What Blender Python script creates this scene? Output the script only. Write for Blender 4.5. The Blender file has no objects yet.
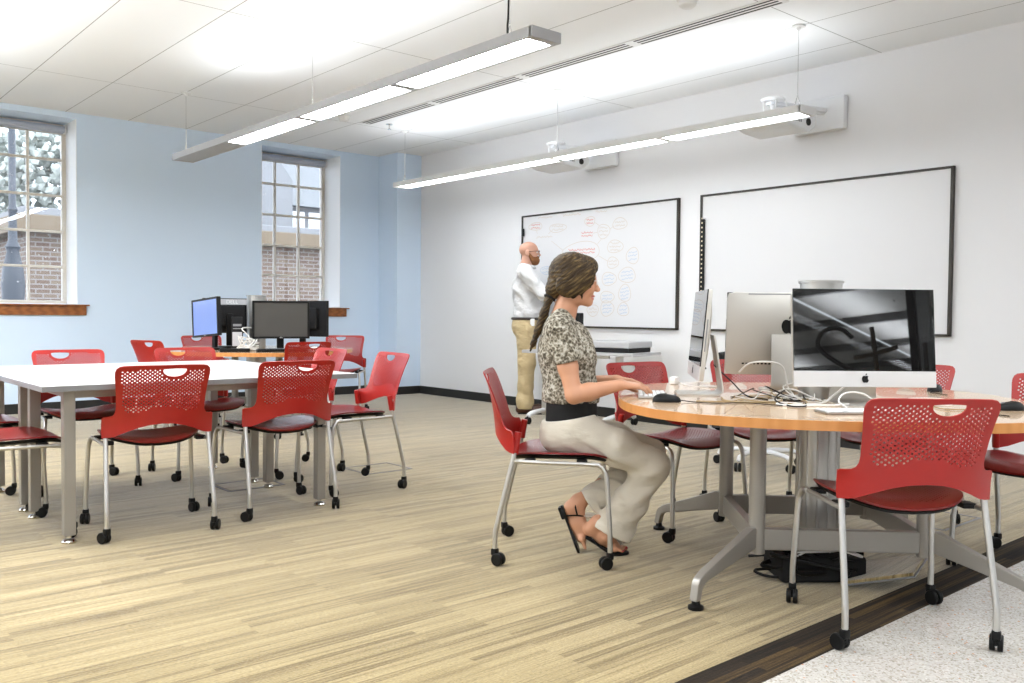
import bpy, bmesh, math, random
import numpy as np
from mathutils import Vector, Matrix, geometry
random.seed(7)
SC = bpy.context.scene
COL = SC.collection
PI = math.pi
# ------------------------------------------------------------------ helpers
def smooth_path(pts, n=6, closed=False):
    P = [Vector(p) for p in pts]
    if len(P) < 3: return P
    out = []
    N = len(P)
    for i in range(N if closed else N - 1):
        if closed:
            a, b, c, d = P[i - 1], P[i], P[(i + 1) % N], P[(i + 2) % N]
        else:
            a = P[i - 1] if i > 0 else P[0] * 2 - P[1]
            b, c = P[i], P[i + 1]
            d = P[i + 2] if i + 2 < N else P[-1] * 2 - P[-2]
        for k in range(n):
            t = k / n
            out.append(0.5 * ((2 * b) + (c - a) * t + (2 * a - 5 * b + 4 * c - d) * t * t + (3 * b - a - 3 * c + d) * t ** 3))
    if not closed: out.append(P[-1])
    return out

class MB:
    """collects shapes for ONE mesh"""
    def __init__(self): self.v = []; self.f = []; self.mi = []; self.cur = 0; self.wn = False
    def add(self, vs, fs, M=None):
        b = len(self.v)
        for p in vs:
            p = Vector(p)
            self.v.append(M @ p if M is not None else p)
        for q in fs:
            self.f.append([b + i for i in q]); self.mi.append(self.cur)
        return self
    def addbm(self, bm, M=None):
        self.wn = True
        bm.verts.index_update()
        self.add([v.co.copy() for v in bm.verts], [[v.index for v in f.verts] for f in bm.faces], M)
        bm.free(); return self
    def box(self, c, s, bev=0.0, rot=None, seg=2):
        bm = bmesh.new()
        bmesh.ops.create_cube(bm, size=1.0)
        for v in bm.verts: v.co = Vector((v.co.x * s[0], v.co.y * s[1], v.co.z * s[2]))
        if bev > 0:
            bmesh.ops.bevel(bm, geom=list(bm.edges), offset=min(bev, min(s) * 0.49), segments=seg, profile=0.5, affect='EDGES')
        M = Matrix.Translation(Vector(c))
        if rot is not None: M = M @ (rot if isinstance(rot, Matrix) else Matrix.Rotation(rot, 4, 'Z'))
        return self.addbm(bm, M)
    def cyl(self, p0, p1, r0, r1=None, n=16):
        r1 = r0 if r1 is None else r1
        return self.tube([p0, p1], [r0, r1], n)
    def tube(self, pts, r, n=10, flat=1.0, closed=False):
        P = [Vector(p) for p in pts]; m = len(P)
        R = r if isinstance(r, (list, tuple)) else [r] * m
        vs = []; fs = []
        t0 = (P[1] - P[0]).normalized()
        u = t0.orthogonal().normalized()
        if abs(t0.z) < 0.9: u = (Vector((0, 0, 1)) - t0 * t0.z).normalized()
        for i in range(m):
            if closed: t = (P[(i + 1) % m] - P[i - 1])
            else: t = (P[min(i + 1, m - 1)] - P[max(i - 1, 0)])
            if t.length < 1e-9: t = t0
            t = t.normalized()
            u = (u - t * u.dot(t))
            if u.length < 1e-6: u = t.orthogonal()
            u = u.normalized(); w = t.cross(u)
            for k in range(n):
                a = 2 * PI * k / n
                vs.append(P[i] + (w * math.cos(a) + u * math.sin(a) * flat) * R[i])
        for i in range(m if closed else m - 1):
            for k in range(n):
                a = i * n + k; b = i * n + (k + 1) % n; j = ((i + 1) % m) * n
                fs.append([a, b, j + (k + 1) % n, j + k])
        if not closed:
            fs.append(list(range(n))[::-1]); fs.append([(m - 1) * n + k for k in range(n)])
        return self.add(vs, fs)
    def lathe(self, prof, c=(0, 0, 0), n=32, M=None):
        vs = []; fs = []; m = len(prof)
        for (r, z) in prof:
            for k in range(n):
                a = 2 * PI * k / n
                vs.append(Vector((c[0] + r * math.cos(a), c[1] + r * math.sin(a), c[2] + z)))
        for i in range(m - 1):
            for k in range(n):
                fs.append([i * n + k, i * n + (k + 1) % n, (i + 1) * n + (k + 1) % n, (i + 1) * n + k])
        fs.append(list(range(n))[::-1]); fs.append([(m - 1) * n + k for k in range(n)])
        return self.add(vs, fs, M)
    def ball(self, c, r, n=12, s=(1, 1, 1), rot=None):
        bm = bmesh.new(); bmesh.ops.create_uvsphere(bm, u_segments=n * 2, v_segments=n, radius=1)
        M = Matrix.Translation(Vector(c)) @ (rot if rot is not None else Matrix()) @ Matrix.Diagonal((r * s[0], r * s[1], r * s[2], 1))
        return self.addbm(bm, M)
    def prism(self, poly, z0, z1, M=None, inset=0):
        n = len(poly)
        vs = [(x, y, z0) for x, y in poly] + [(x, y, z1) for x, y in poly]
        fs = [list(range(n))[::-1], list(range(n, 2 * n))] + [[i, (i + 1) % n, n + (i + 1) % n, n + i] for i in range(n)]
        return self.add(vs, fs, M)
    def build(self, name, mat, parent=None, loc=None, rotz=None, ang=38, fix=True):
        me = bpy.data.meshes.new(name)
        me.from_pydata([tuple(v) for v in self.v], [], self.f)
        mats = mat if isinstance(mat, (list, tuple)) else [mat]
        for m in mats: me.materials.append(m)
        if len(mats) > 1: me.polygons.foreach_set('material_index', self.mi)
        o = finish(name, me, parent, loc, rotz, ang, fix)
        if self.wn: w = o.modifiers.new('weighted_normal', 'WEIGHTED_NORMAL'); w.keep_sharp = True; w.weight = 90
        return o

def finish(name, me, parent=None, loc=None, rotz=None, ang=38, fix=True):
    if fix:
        bm = bmesh.new(); bm.from_mesh(me)
        bmesh.ops.recalc_face_normals(bm, faces=list(bm.faces)); bm.to_mesh(me); bm.free()
    me.polygons.foreach_set('use_smooth', [True] * len(me.polygons))
    if ang is not None: me.set_sharp_from_angle(angle=math.radians(ang))
    me.update()
    o = bpy.data.objects.new(name, me); COL.objects.link(o)
    if parent is not None: o.parent = parent
    if loc is not None: o.location = loc
    if rotz is not None: o.rotation_euler = (0, 0, rotz)
    return o

def empty(name, loc=(0, 0, 0), rotz=0.0):
    o = bpy.data.objects.new(name, None); COL.objects.link(o)
    o.location = loc; o.rotation_euler = (0, 0, rotz); o.empty_display_size = 0.1
    return o
def tag(o, label, cat, group=None, kind=None):
    if label: o['label'] = label
    if cat: o['category'] = cat
    if group: o['group'] = group
    if kind: o['kind'] = kind
    return o
def struct(o): o['kind'] = 'structure'; return o
def dup(root, loc, rotz, label=None, cat=None, group=None):
    r = root.copy(); COL.objects.link(r); r.location = loc; r.rotation_euler = (0, 0, rotz)
    if label: r['label'] = label
    if group: r['group'] = group
    for ch in list(root.children):
        c = ch.copy(); COL.objects.link(c); c.parent = r
        for g in list(ch.children):
            d = g.copy(); COL.objects.link(d); d.parent = c
    return r

# ------------------------------------------------------------------ materials
def srgb(r, g, b):
    f = lambda c: c / 12.92 if c <= 0.04045 else ((c + 0.055) / 1.055) ** 2.4
    return (f(r / 255), f(g / 255), f(b / 255), 1)
def mat(name, col, rough=0.5, metal=0.0, spec=0.5, bump=None, var=None, coat=0.0, emit=None, estr=0.0, sheen=0.0):
    m = bpy.data.materials.new(name); m.use_nodes = True
    nt = m.node_tree; N = nt.nodes; L = nt.links; b = N['Principled BSDF']
    b.inputs['Base Color'].default_value = col
    b.inputs['Roughness'].default_value = rough; b.inputs['Metallic'].default_value = metal
    b.inputs['Specular IOR Level'].default_value = spec
    b.inputs['Coat Weight'].default_value = coat
    if sheen: b.inputs['Sheen Weight'].default_value = sheen
    if emit: b.inputs['Emission Color'].default_value = emit; b.inputs['Emission Strength'].default_value = estr
    if bump or var:
        tc = N.new('ShaderNodeTexCoord')
    if var:   # (scale, col2, (sx,sy,sz), lo, hi)
        sc, c2, st, lo, hi = var
        mp = N.new('ShaderNodeMapping'); mp.inputs['Scale'].default_value = st
        nz = N.new('ShaderNodeTexNoise'); nz.inputs['Scale'].default_value = sc; nz.inputs['Detail'].default_value = 5
        rp = N.new('ShaderNodeValToRGB'); rp.color_ramp.elements[0].position = lo; rp.color_ramp.elements[1].position = hi
        rp.color_ramp.elements[0].color = col; rp.color_ramp.elements[1].color = c2
        L.new(tc.outputs['Object'], mp.inputs[0]); L.new(mp.outputs[0], nz.inputs['Vector'])
        L.new(nz.outputs['Fac'], rp.inputs[0]); L.new(rp.outputs[0], b.inputs['Base Color'])
    if bump:  # (scale, strength, (sx,sy,sz), dist)
        sc, stg, st, dist = bump
        mp = N.new('ShaderNodeMapping'); mp.inputs['Scale'].default_value = st
        nz = N.new('ShaderNodeTexNoise'); nz.inputs['Scale'].default_value = sc; nz.inputs['Detail'].default_value = 4
        bp = N.new('ShaderNodeBump'); bp.inputs['Strength'].default_value = stg; bp.inputs['Distance'].default_value = dist
        L.new(tc.outputs['Object'], mp.inputs[0]); L.new(mp.outputs[0], nz.inputs['Vector'])
        L.new(nz.outputs['Fac'], bp.inputs['Height']); L.new(bp.outputs[0], b.inputs['Normal'])
    return m

M = {}
M['white_wall'] = mat('white paint', (.75, .75, .765, 1), .6, bump=(260, .04, (1, 1, 1), .002))
M['blue_wall'] = mat('pale blue paint', (.62, .745, .90, 1), .6, bump=(260, .04, (1, 1, 1), .002))
M['reveal'] = mat('white reveal paint', (.88, .90, .93, 1), .6)
M['base'] = mat('black rubber base', (.012, .012, .012, 1), .45)
M['red_seat_shaded'] = mat('red seat plastic with shade', (.19, .008, .008, 1), .30, spec=.5)  # seat shade put into the colour: the red is darkened
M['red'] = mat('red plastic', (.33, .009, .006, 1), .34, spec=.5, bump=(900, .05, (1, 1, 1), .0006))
M['tube'] = mat('silver painted steel', (.56, .55, .53, 1), .32, metal=.85)
M['black'] = mat('black plastic', (.006, .006, .006, 1), .45, spec=.22)
M['blackmatte'] = mat('matte black plastic', (.010, .010, .011, 1), .6, spec=.25)
M['chrome'] = mat('bright steel', (.72, .72, .72, 1), .18, metal=1)
M['grey_steel'] = mat('grey powder coated steel', (.33, .31, .28, 1), .40, metal=.45)
M['alu'] = mat('brushed aluminium', (.46, .45, .43, 1), .34, metal=.9, bump=(60, .04, (1, 1, 60), .001))
M['imac_alu'] = mat('satin aluminium', (.56, .54, .50, 1), .40, metal=.6)
M['white_plastic'] = mat('white plastic', (.82, .82, .82, 1), .3)
M['offwhite_plastic'] = mat('projector white plastic', (.74, .75, .77, 1), .4)
M['lam_white'] = mat('white laminate', (.62, .615, .60, 1), .28, var=(6, (.60, .58, .55, 1), (.5, 14, 1), .35, .75))
M['edge_grey'] = mat('grey edge band', (.21, .21, .22, 1), .45)
M['frame_white'] = mat('beige window paint', (.66, .62, .56, 1), .5)
M['skin'] = mat('skin', (.56, .28, .165, 1), .5, bump=(300, .05, (1, 1, 1), .001))
M['skin_m'] = mat('pale skin', (.50, .27, .19, 1), .45)
M['wood_frame'] = None
M['light'] = mat('light diffuser', (1, 1, 1, 1), .5, emit=(.93, .97, 1, 1), estr=22)
M['uplight'] = mat('uplight lamp', (1, 1, 1, 1), .5, emit=(.93, .97, 1, 1), estr=11)
M['fix_white'] = mat('white enamel', (.70, .70, .70, 1), .45)
M['fix_grey'] = mat('grey enamel', (.36, .36, .37, 1), .45)

def nodes(name, rough=.5):
    m = bpy.data.materials.new(name); m.use_nodes = True
    nt = m.node_tree; b = nt.nodes['Principled BSDF']; b.inputs['Roughness'].default_value = rough
    return m, nt.nodes, nt.links, b
def ramp(N, stops):
    r = N.new('ShaderNodeValToRGB'); e = r.color_ramp.elements
    e[0].position, e[0].color = stops[0]; e[1].position, e[1].color = stops[-1]
    for p, c in stops[1:-1]:
        x = e.new(p); x.color = c
    return r
def mixrgb(N, L, a, b, fac, mode='MIX'):
    x = N.new('ShaderNodeMix'); x.data_type = 'RGBA'; x.blend_type = mode
    for val, idx in ((fac, 0), (a, 6), (b, 7)):
        if hasattr(val, 'node'): L.new(val, x.inputs[idx])
        else: x.inputs[idx].default_value = val
    return x.outputs[2]

def carpet_mat(name, light, mid, dark, sheen):
    m, N, L, b = nodes(name, .95)
    b.inputs['Specular IOR Level'].default_value = .35; b.inputs['Sheen Weight'].default_value = sheen; b.inputs['Sheen Roughness'].default_value = .28
    g = N.new('ShaderNodeNewGeometry')
    br = N.new('ShaderNodeTexBrick'); br.offset = .37; br.offset_frequency = 2
    br.inputs['Color1'].default_value = (0, 0, 0, 1); br.inputs['Color2'].default_value = (1, 1, 1, 1); br.inputs['Mortar'].default_value = (.5, .5, .5, 1)
    br.inputs['Scale'].default_value = 1; br.inputs['Mortar Size'].default_value = 0; br.inputs['Brick Width'].default_value = .62; br.inputs['Row Height'].default_value = .030
    L.new(g.outputs['Position'], br.inputs['Vector'])
    mp = N.new('ShaderNodeMapping'); mp.inputs['Scale'].default_value = (1.1, 62, 1)
    L.new(g.outputs['Position'], mp.inputs[0])
    n1 = N.new('ShaderNodeTexNoise'); n1.inputs['Scale'].default_value = 1.6; n1.inputs['Detail'].default_value = 4; n1.inputs['Roughness'].default_value = .65
    L.new(mp.outputs[0], n1.inputs['Vector'])
    mp2 = N.new('ShaderNodeMapping'); mp2.inputs['Scale'].default_value = (90, 260, 1)
    L.new(g.outputs['Position'], mp2.inputs[0])
    n2 = N.new('ShaderNodeTexNoise'); n2.inputs['Scale'].default_value = 1; n2.inputs['Detail'].default_value = 2
    L.new(mp2.outputs[0], n2.inputs['Vector'])
    a = N.new('ShaderNodeMath'); a.operation = 'MULTIPLY_ADD'; a.inputs[1].default_value = .26; L.new(br.outputs['Color'], a.inputs[0])
    s = N.new('ShaderNodeMath'); s.operation = 'MULTIPLY'; s.inputs[1].default_value = .95; L.new(n1.outputs['Fac'], s.inputs[0])
    L.new(s.outputs[0], a.inputs[2])
    r = ramp(N, [(.34, light), (.58, mid), (.80, dark)])
    L.new(a.outputs[0], r.inputs[0])
    r2 = ramp(N, [(.35, (.78, .78, .78, 1)), (.65, (1.15, 1.15, 1.15, 1))]); L.new(n2.outputs['Fac'], r2.inputs[0])
    c = mixrgb(N, L, r.outputs[0], r2.outputs[0], 1.0, 'MULTIPLY')
    L.new(c, b.inputs['Base Color'])
    bp = N.new('ShaderNodeBump'); bp.inputs['Strength'].default_value = .35; bp.inputs['Distance'].default_value = .004
    L.new(n2.outputs['Fac'], bp.inputs['Height']); L.new(bp.outputs[0], b.inputs['Normal'])
    return m
M['carpet'] = carpet_mat('khaki plank carpet', (.43, .335, .175, 1), (.315, .24, .115, 1), (.155, .108, .043, 1), .85)
M['carpet_dark'] = carpet_mat('dark brown border carpet', (.10, .060, .018, 1), (.022, .013, .006, 1), (.004, .003, .002, 1), 0)

def terrazzo():
    m, N, L, b = nodes('terrazzo', .16)
    b.inputs['Specular IOR Level'].default_value = .35
    g = N.new('ShaderNodeNewGeometry')
    v = N.new('ShaderNodeTexVoronoi'); v.inputs['Scale'].default_value = 70; L.new(g.outputs['Position'], v.inputs['Vector'])
    v2 = N.new('ShaderNodeTexVoronoi'); v2.inputs['Scale'].default_value = 170; L.new(g.outputs['Position'], v2.inputs['Vector'])
    sep = N.new('ShaderNodeSeparateColor'); L.new(v.outputs['Color'], sep.inputs[0])
    sep2 = N.new('ShaderNodeSeparateColor'); L.new(v2.outputs['Color'], sep2.inputs[0])
    base = (.53, .505, .465, 1)
    r = ramp(N, [(.0, (.52, .22, .09, 1)), (.09, (.42, .40, .38, 1)), (.16, base), (.6, (.66, .635, .59, 1)), (.93, (.50, .46, .40, 1))])
    r.color_ramp.interpolation = 'CONSTANT'; L.new(sep.outputs[0], r.inputs[0])
    msk = ramp(N, [(.22, (1, 1, 1, 1)), (.30, (0, 0, 0, 1))]); 
    mu = N.new('ShaderNodeMath'); mu.operation = 'MULTIPLY'; mu.inputs[1].default_value = 1.0; L.new(v.outputs['Distance'], mu.inputs[0]); L.new(mu.outputs[0], msk.inputs[0])
    r3 = ramp(N, [(.0, (.36, .33, .28, 1)), (.14, (.46, .425, .37, 1)), (.30, base), (.80, (.59, .565, .525, 1))]); r3.color_ramp.interpolation = 'CONSTANT'; L.new(sep2.outputs[0], r3.inputs[0])
    c = mixrgb(N, L, r3.outputs[0], r.outputs[0], msk.outputs[0]); L.new(c, b.inputs['Base Color'])
    return m
M['terrazzo'] = terrazzo()

def ceiling_mat():
    m, N, L, b = nodes('ceiling panels', .8)
    g = N.new('ShaderNodeNewGeometry'); sp = N.new('ShaderNodeSeparateXYZ'); L.new(g.outputs['Position'], sp.inputs[0])
    def lines(out, off, step, w):
        a = N.new('ShaderNodeMath'); a.operation = 'ADD'; a.inputs[1].default_value = -off + 100 * step; L.new(out, a.inputs[0])
        d = N.new('ShaderNodeMath'); d.operation = 'DIVIDE'; d.inputs[1].default_value = step; L.new(a.outputs[0], d.inputs[0])
        fr = N.new('ShaderNodeMath'); fr.operation = 'FRACT'; L.new(d.outputs[0], fr.inputs[0])
        lt = N.new('ShaderNodeMath'); lt.operation = 'LESS_THAN'; lt.inputs[1].default_value = w / step; L.new(fr.outputs[0], lt.inputs[0])
        return lt.outputs[0]
    l1 = lines(sp.outputs[0], 3.095, .6167, .007); l2 = lines(sp.outputs[1], 5.817, 2.5, .007)
    mx = N.new('ShaderNodeMath'); mx.operation = 'MAXIMUM'; L.new(l1, mx.inputs[0]); L.new(l2, mx.inputs[1])
    c = mixrgb(N, L, (.84, .855, .875, 1), (.30, .30, .30, 1), mx.outputs[0]); L.new(c, b.inputs['Base Color'])
    return m
M['ceiling'] = ceiling_mat()

def wood(name, c1, c2, axis_scale, rough=.35):
    m, N, L, b = nodes(name, rough)
    tc = N.new('ShaderNodeTexCoord'); mp = N.new('ShaderNodeMapping'); mp.inputs['Scale'].default_value = axis_scale
    L.new(tc.outputs['Object'], mp.inputs[0])
    w = N.new('ShaderNodeTexWave'); w.inputs['Scale'].default_value = 1.5; w.inputs['Distortion'].default_value = 6; w.inputs['Detail'].default_value = 3
    L.new(mp.outputs[0], w.inputs['Vector'])
    n = N.new('ShaderNodeTexNoise'); n.inputs['Scale'].default_value = 6; n.inputs['Detail'].default_value = 6; L.new(mp.outputs[0], n.inputs['Vector'])
    a = N.new('ShaderNodeMath'); a.operation = 'MULTIPLY_ADD'; a.inputs[1].default_value = .45; L.new(w.outputs['Fac'], a.inputs[0])
    s = N.new('ShaderNodeMath'); s.operation = 'MULTIPLY'; s.inputs[1].default_value = .6; L.new(n.outputs['Fac'], s.inputs[0]); L.new(s.outputs[0], a.inputs[2])
    r = ramp(N, [(.2, c1), (.85, c2)]); L.new(a.outputs[0], r.inputs[0]); L.new(r.outputs[0], b.inputs['Base Color'])
    return m
M['oak'] = wood('stained oak', (.33, .115, .025, 1), (.19, .055, .010, 1), (2, 18, 18))
M['beech'] = wood('beech laminate', (.70, .50, .33, 1), (.64, .44, .27, 1), (1, 9, 9), .20)
M['beech'].node_tree.nodes['Principled BSDF'].inputs['Coat Weight'].default_value = .5
M['beech_edge'] = wood('beech edge band', (.60, .265, .08, 1), (.52, .215, .055, 1), (6, 6, 1), .38)

def pattern_mat():
    m, N, L, b = nodes('mottled floral fabric', .9)
    tc = N.new('ShaderNodeTexCoord')
    n = N.new('ShaderNodeTexNoise'); n.inputs['Scale'].default_value = 42; n.inputs['Detail'].default_value = 6; n.inputs['Roughness'].default_value = .75; n.inputs['Distortion'].default_value = 1.2
    v = N.new('ShaderNodeTexVoronoi'); v.inputs['Scale'].default_value = 75
    L.new(tc.outputs['Object'], n.inputs['Vector']); L.new(tc.outputs['Object'], v.inputs['Vector'])
    a = N.new('ShaderNodeMath'); a.operation = 'MULTIPLY_ADD'; a.inputs[1].default_value = .35; L.new(v.outputs['Distance'], a.inputs[0]); 
    L.new(n.outputs['Fac'], a.inputs[2])
    r = ramp(N, [(.46, (.022, .017, .011, 1)), (.60, (.10, .082, .055, 1)), (.70, (.27, .24, .185, 1)), (.80, (.50, .47, .40, 1))])
    L.new(a.outputs[0], r.inputs[0]); L.new(r.outputs[0], b.inputs['Base Color'])
    return m
M['blouse'] = pattern_mat()
M['trouser_w'] = mat('stone coloured cotton', (.60, .55, .46, 1), .85, bump=(9, .5, (1, 1, 2.2), .02), sheen=.2)
M['trouser_m'] = mat('khaki cotton', (.50, .39, .22, 1), .85, bump=(8, .9, (1, 1, 1.6), .04))
M['shirt'] = mat('white cotton', (.66, .66, .67, 1), .85, bump=(7, .8, (1, 1, 1.3), .05))
M['blackcloth'] = mat('black cotton', (.006, .006, .007, 1), .9)
M['hair'] = mat('brown hair', (.022, .013, .006, 1), .38, var=(16, (.13, .078, .028, 1), (3, 3, 1.0), .38, .72), bump=(45, .7, (3, 3, .5), .006))
def hair_mat():
    m, N, L, b = nodes('brown hair strands', .5); b.inputs['Specular IOR Level'].default_value = .22
    tc = N.new('ShaderNodeTexCoord'); sp = N.new('ShaderNodeSeparateXYZ'); L.new(tc.outputs['Object'], sp.inputs[0])
    def lin(a, c):
        p = N.new('ShaderNodeMath'); p.operation = 'MULTIPLY'; p.inputs[1].default_value = a; L.new(sp.outputs[0], p.inputs[0])
        q = N.new('ShaderNodeMath'); q.operation = 'MULTIPLY_ADD'; q.inputs[1].default_value = c; L.new(sp.outputs[2], q.inputs[0]); L.new(p.outputs[0], q.inputs[2]); return q.outputs[0]
    cb = N.new('ShaderNodeCombineXYZ'); L.new(lin(-57, 82), cb.inputs[0]); L.new(lin(7, 5), cb.inputs[1])
    yy = N.new('ShaderNodeMath'); yy.operation = 'MULTIPLY'; yy.inputs[1].default_value = 60; L.new(sp.outputs[1], yy.inputs[0]); L.new(yy.outputs[0], cb.inputs[2])
    nz = N.new('ShaderNodeTexNoise'); nz.inputs['Scale'].default_value = 1.1; nz.inputs['Detail'].default_value = 5; nz.inputs['Roughness'].default_value = .6; L.new(cb.outputs[0], nz.inputs['Vector'])
    r = ramp(N, [(.34, (.014, .008, .004, 1)), (.52, (.05, .030, .012, 1)), (.70, (.19, .125, .045, 1))]); L.new(nz.outputs['Fac'], r.inputs[0]); L.new(r.outputs[0], b.inputs['Base Color'])
    bp = N.new('ShaderNodeBump'); bp.inputs['Strength'].default_value = .4; bp.inputs['Distance'].default_value = .004; L.new(nz.outputs['Fac'], bp.inputs['Height']); L.new(bp.outputs[0], b.inputs['Normal'])
    return m
M['hair'] = hair_mat()
M['beard'] = mat('auburn beard', (.22, .085, .025, 1), .7, bump=(200, .6, (1, 1, 1), .004))
M['leather'] = mat('brown leather', (.07, .026, .014, 1), .4)
M['belt'] = mat('dark belt leather', (.02, .013, .010, 1), .5)
# ------------------------------------------------------------------ camera
AX, BY, CZ = 6.592, 9.858, 3.063        # whiteboard wall X, window wall Y, ceiling height
cd = bpy.data.cameras.new('camera'); cam = bpy.data.objects.new('camera', cd); COL.objects.link(cam)
fw = Vector((0.654331856558225, 0.755562735401195, -0.031221376749438493)); rt = Vector((0.7560829462971269, -0.654415622270604, 0.008875339251782194)); up = Vector((0.01372588109093861, 0.029413367730370798, 0.9994730881754823))
mw = Matrix((rt, up, -fw)).transposed().to_4x4(); mw.translation = (0, 0, 1.04)
cam.matrix_world = mw
cd.sensor_fit = 'HORIZONTAL'; cd.sensor_width = 36; cd.lens = 36 * 882.84 / 1024; cd.clip_start = .02; cd.clip_end = 200
SC.camera = cam
SC.view_settings.view_transform = 'Standard'; SC.view_settings.look = 'None'; SC.view_settings.gamma = 1
SC.view_settings.use_curve_mapping = False
SC.view_settings.exposure = 0.08

# ------------------------------------------------------------------ shell
XL, YF = -3.6, -2.6
def slab(name, x0, x1, y0, y1, z0, z1, m, parent=None):
    o = MB().box(((x0 + x1) / 2, (y0 + y1) / 2, (z0 + z1) / 2), (x1 - x0, y1 - y0, z1 - z0)).build(name, m, parent)
    return struct(o) if parent is None else o
slab('floor', XL - .2, AX + .2, 1.56, BY + .5, -.2, 0, M['carpet'])
slab('trim_1', XL - .2, AX + .2, 1.40, 1.56, -.2, 0, M['carpet_dark'])
slab('floor.001', XL - 1.2, AX + .2, YF - 13.6, 1.40, -.2, 0, M['terrazzo'])
slab('ceiling', XL - .2, AX + .2, YF - .1, BY + .5, CZ, CZ + .2, M['ceiling'])
slab('wall_right', AX, AX + .2, YF - .1, BY + .5, 0, CZ, M['white_wall'])
slab('wall_left', XL - .2, XL, YF - .1, BY + .5, 0, CZ, M['white_wall'])
# window wall with openings
W_ADDED = (-1.546, -.491); W1 = (1.53, 2.585); W2 = (4.606, 5.66); WZ = (1.10, 3.003); DEP = .42  # first opening is an unseen window added for more daylight
b = MB()
def bx(x0, x1, y0, y1, z0, z1): b.box(((x0 + x1) / 2, (y0 + y1) / 2, (z0 + z1) / 2), (x1 - x0, y1 - y0, z1 - z0))
y0, y1 = BY, BY + DEP + .06
bx(XL - .2, AX + .2, y0, y1, 0, WZ[0]); bx(XL - .2, AX + .2, y0, y1, WZ[1], CZ)
bx(XL - .2, W_ADDED[0], y0, y1, WZ[0], WZ[1]); bx(W_ADDED[1], W1[0], y0, y1, WZ[0], WZ[1]); bx(W1[1], W2[0], y0, y1, WZ[0], WZ[1]); bx(W2[1], AX + .2, y0, y1, WZ[0], WZ[1])
struct(b.build('wall_back', M['blue_wall']))
slab('wall_column', 6.225, AX - .001, 9.425, BY - .001, 0, CZ - .001, M['blue_wall'])
# front glazed wall behind the photographer
b = MB()
bx(XL - .2, .55, YF - .12, YF, 0, CZ); bx(3.95, AX + .2, YF - .12, YF, 0, CZ); bx(.55, 3.95, YF - .12, YF, 2.62, CZ); bx(.55, 3.95, YF - .12, YF, 0, .12)
struct(b.build('wall_front', M['white_wall']))
# corridor beyond the glass
M['corr'] = mat('corridor grey paint', (.46, .44, .41, 1), .7)
M['corr_dark'] = mat('corridor dark panel', (.02, .018, .015, 1), .6)
b = MB(); bx(-4.5, 6.5, -16.1, -16.0, 0, 3.3); bx(-4.6, -4.5, -16.1, YF - .12, 0, 3.3); bx(6.5, 6.6, -16.1, YF - .12, 0, 3.3)
struct(b.build('wall_corridor', M['corr_dark']))
slab('ceiling.001', -4.6, 6.6, -16.1, YF - .12, 3.2, 3.3, M['corr'])
b = MB()
for k in range(5): bx(-4.5 , 6.5, -4.2 - 2.4 * k, -4.1 - 2.4 * k, 3.08, 3.2)
struct(b.build('trim_4', M['corr_dark']))
b = MB(); bx(2.33, 2.45, -3.0, -2.88, 0, 3.2); struct(b.build('wall_corridor_pillar', M['corr']))
# baseboards
b = MB(); bx(XL, 6.225, BY - .014, BY, 0, .10); struct(b.build('baseboard_back', M['base']))
b = MB(); bx(6.211, 6.225, 9.411, BY - .014, 0, .10); bx(6.211, AX - .014, 9.411, 9.425, 0, .10); struct(b.build('baseboard_column', M['base']))
b = MB(); bx(AX - .014, AX, YF, 9.411, 0, .10); struct(b.build('baseboard_right', M['base']))
# windows
M['glass'] = None
def glass_mat():
    m = bpy.data.materials.new('window glass'); m.use_nodes = True; N = m.node_tree.nodes; L = m.node_tree.links
    for n in list(N): N.remove(n)
    out = N.new('ShaderNodeOutputMaterial'); tr = N.new('ShaderNodeBsdfTransparent'); tr.inputs[0].default_value = (.95, .97, 1, 1)
    gl = N.new('ShaderNodeBsdfGlossy'); gl.inputs['Roughness'].default_value = .02
    df = N.new('ShaderNodeBsdfDiffuse'); df.inputs[0].default_value = (.8, .8, .8, 1)
    fr = N.new('ShaderNodeFresnel'); fr.inputs[0].default_value = 1.45
    mx = N.new('ShaderNodeMixShader'); L.new(fr.outputs[0], mx.inputs[0]); L.new(tr.outputs[0], mx.inputs[1]); L.new(gl.outputs[0], mx.inputs[2])
    tc = N.new('ShaderNodeTexCoord'); nz = N.new('ShaderNodeTexNoise'); nz.inputs['Scale'].default_value = 38; nz.inputs['Detail'].default_value = 4
    L.new(tc.outputs['Object'], nz.inputs['Vector']); r = ramp(N, [(.66, (0, 0, 0, 1)), (.74, (.5, .5, .5, 1))]); L.new(nz.outputs['Fac'], r.inputs[0])
    m2 = N.new('ShaderNodeMixShader'); L.new(r.outputs[0], m2.inputs[0]); L.new(mx.outputs[0], m2.inputs[1]); L.new(df.outputs[0], m2.inputs[2])
    L.new(m2.outputs[0], out.inputs[0]); return m
M['glass'] = glass_mat()
M['blind'] = mat('grey blind fabric', (.42, .45, .52, 1), .6)
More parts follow.
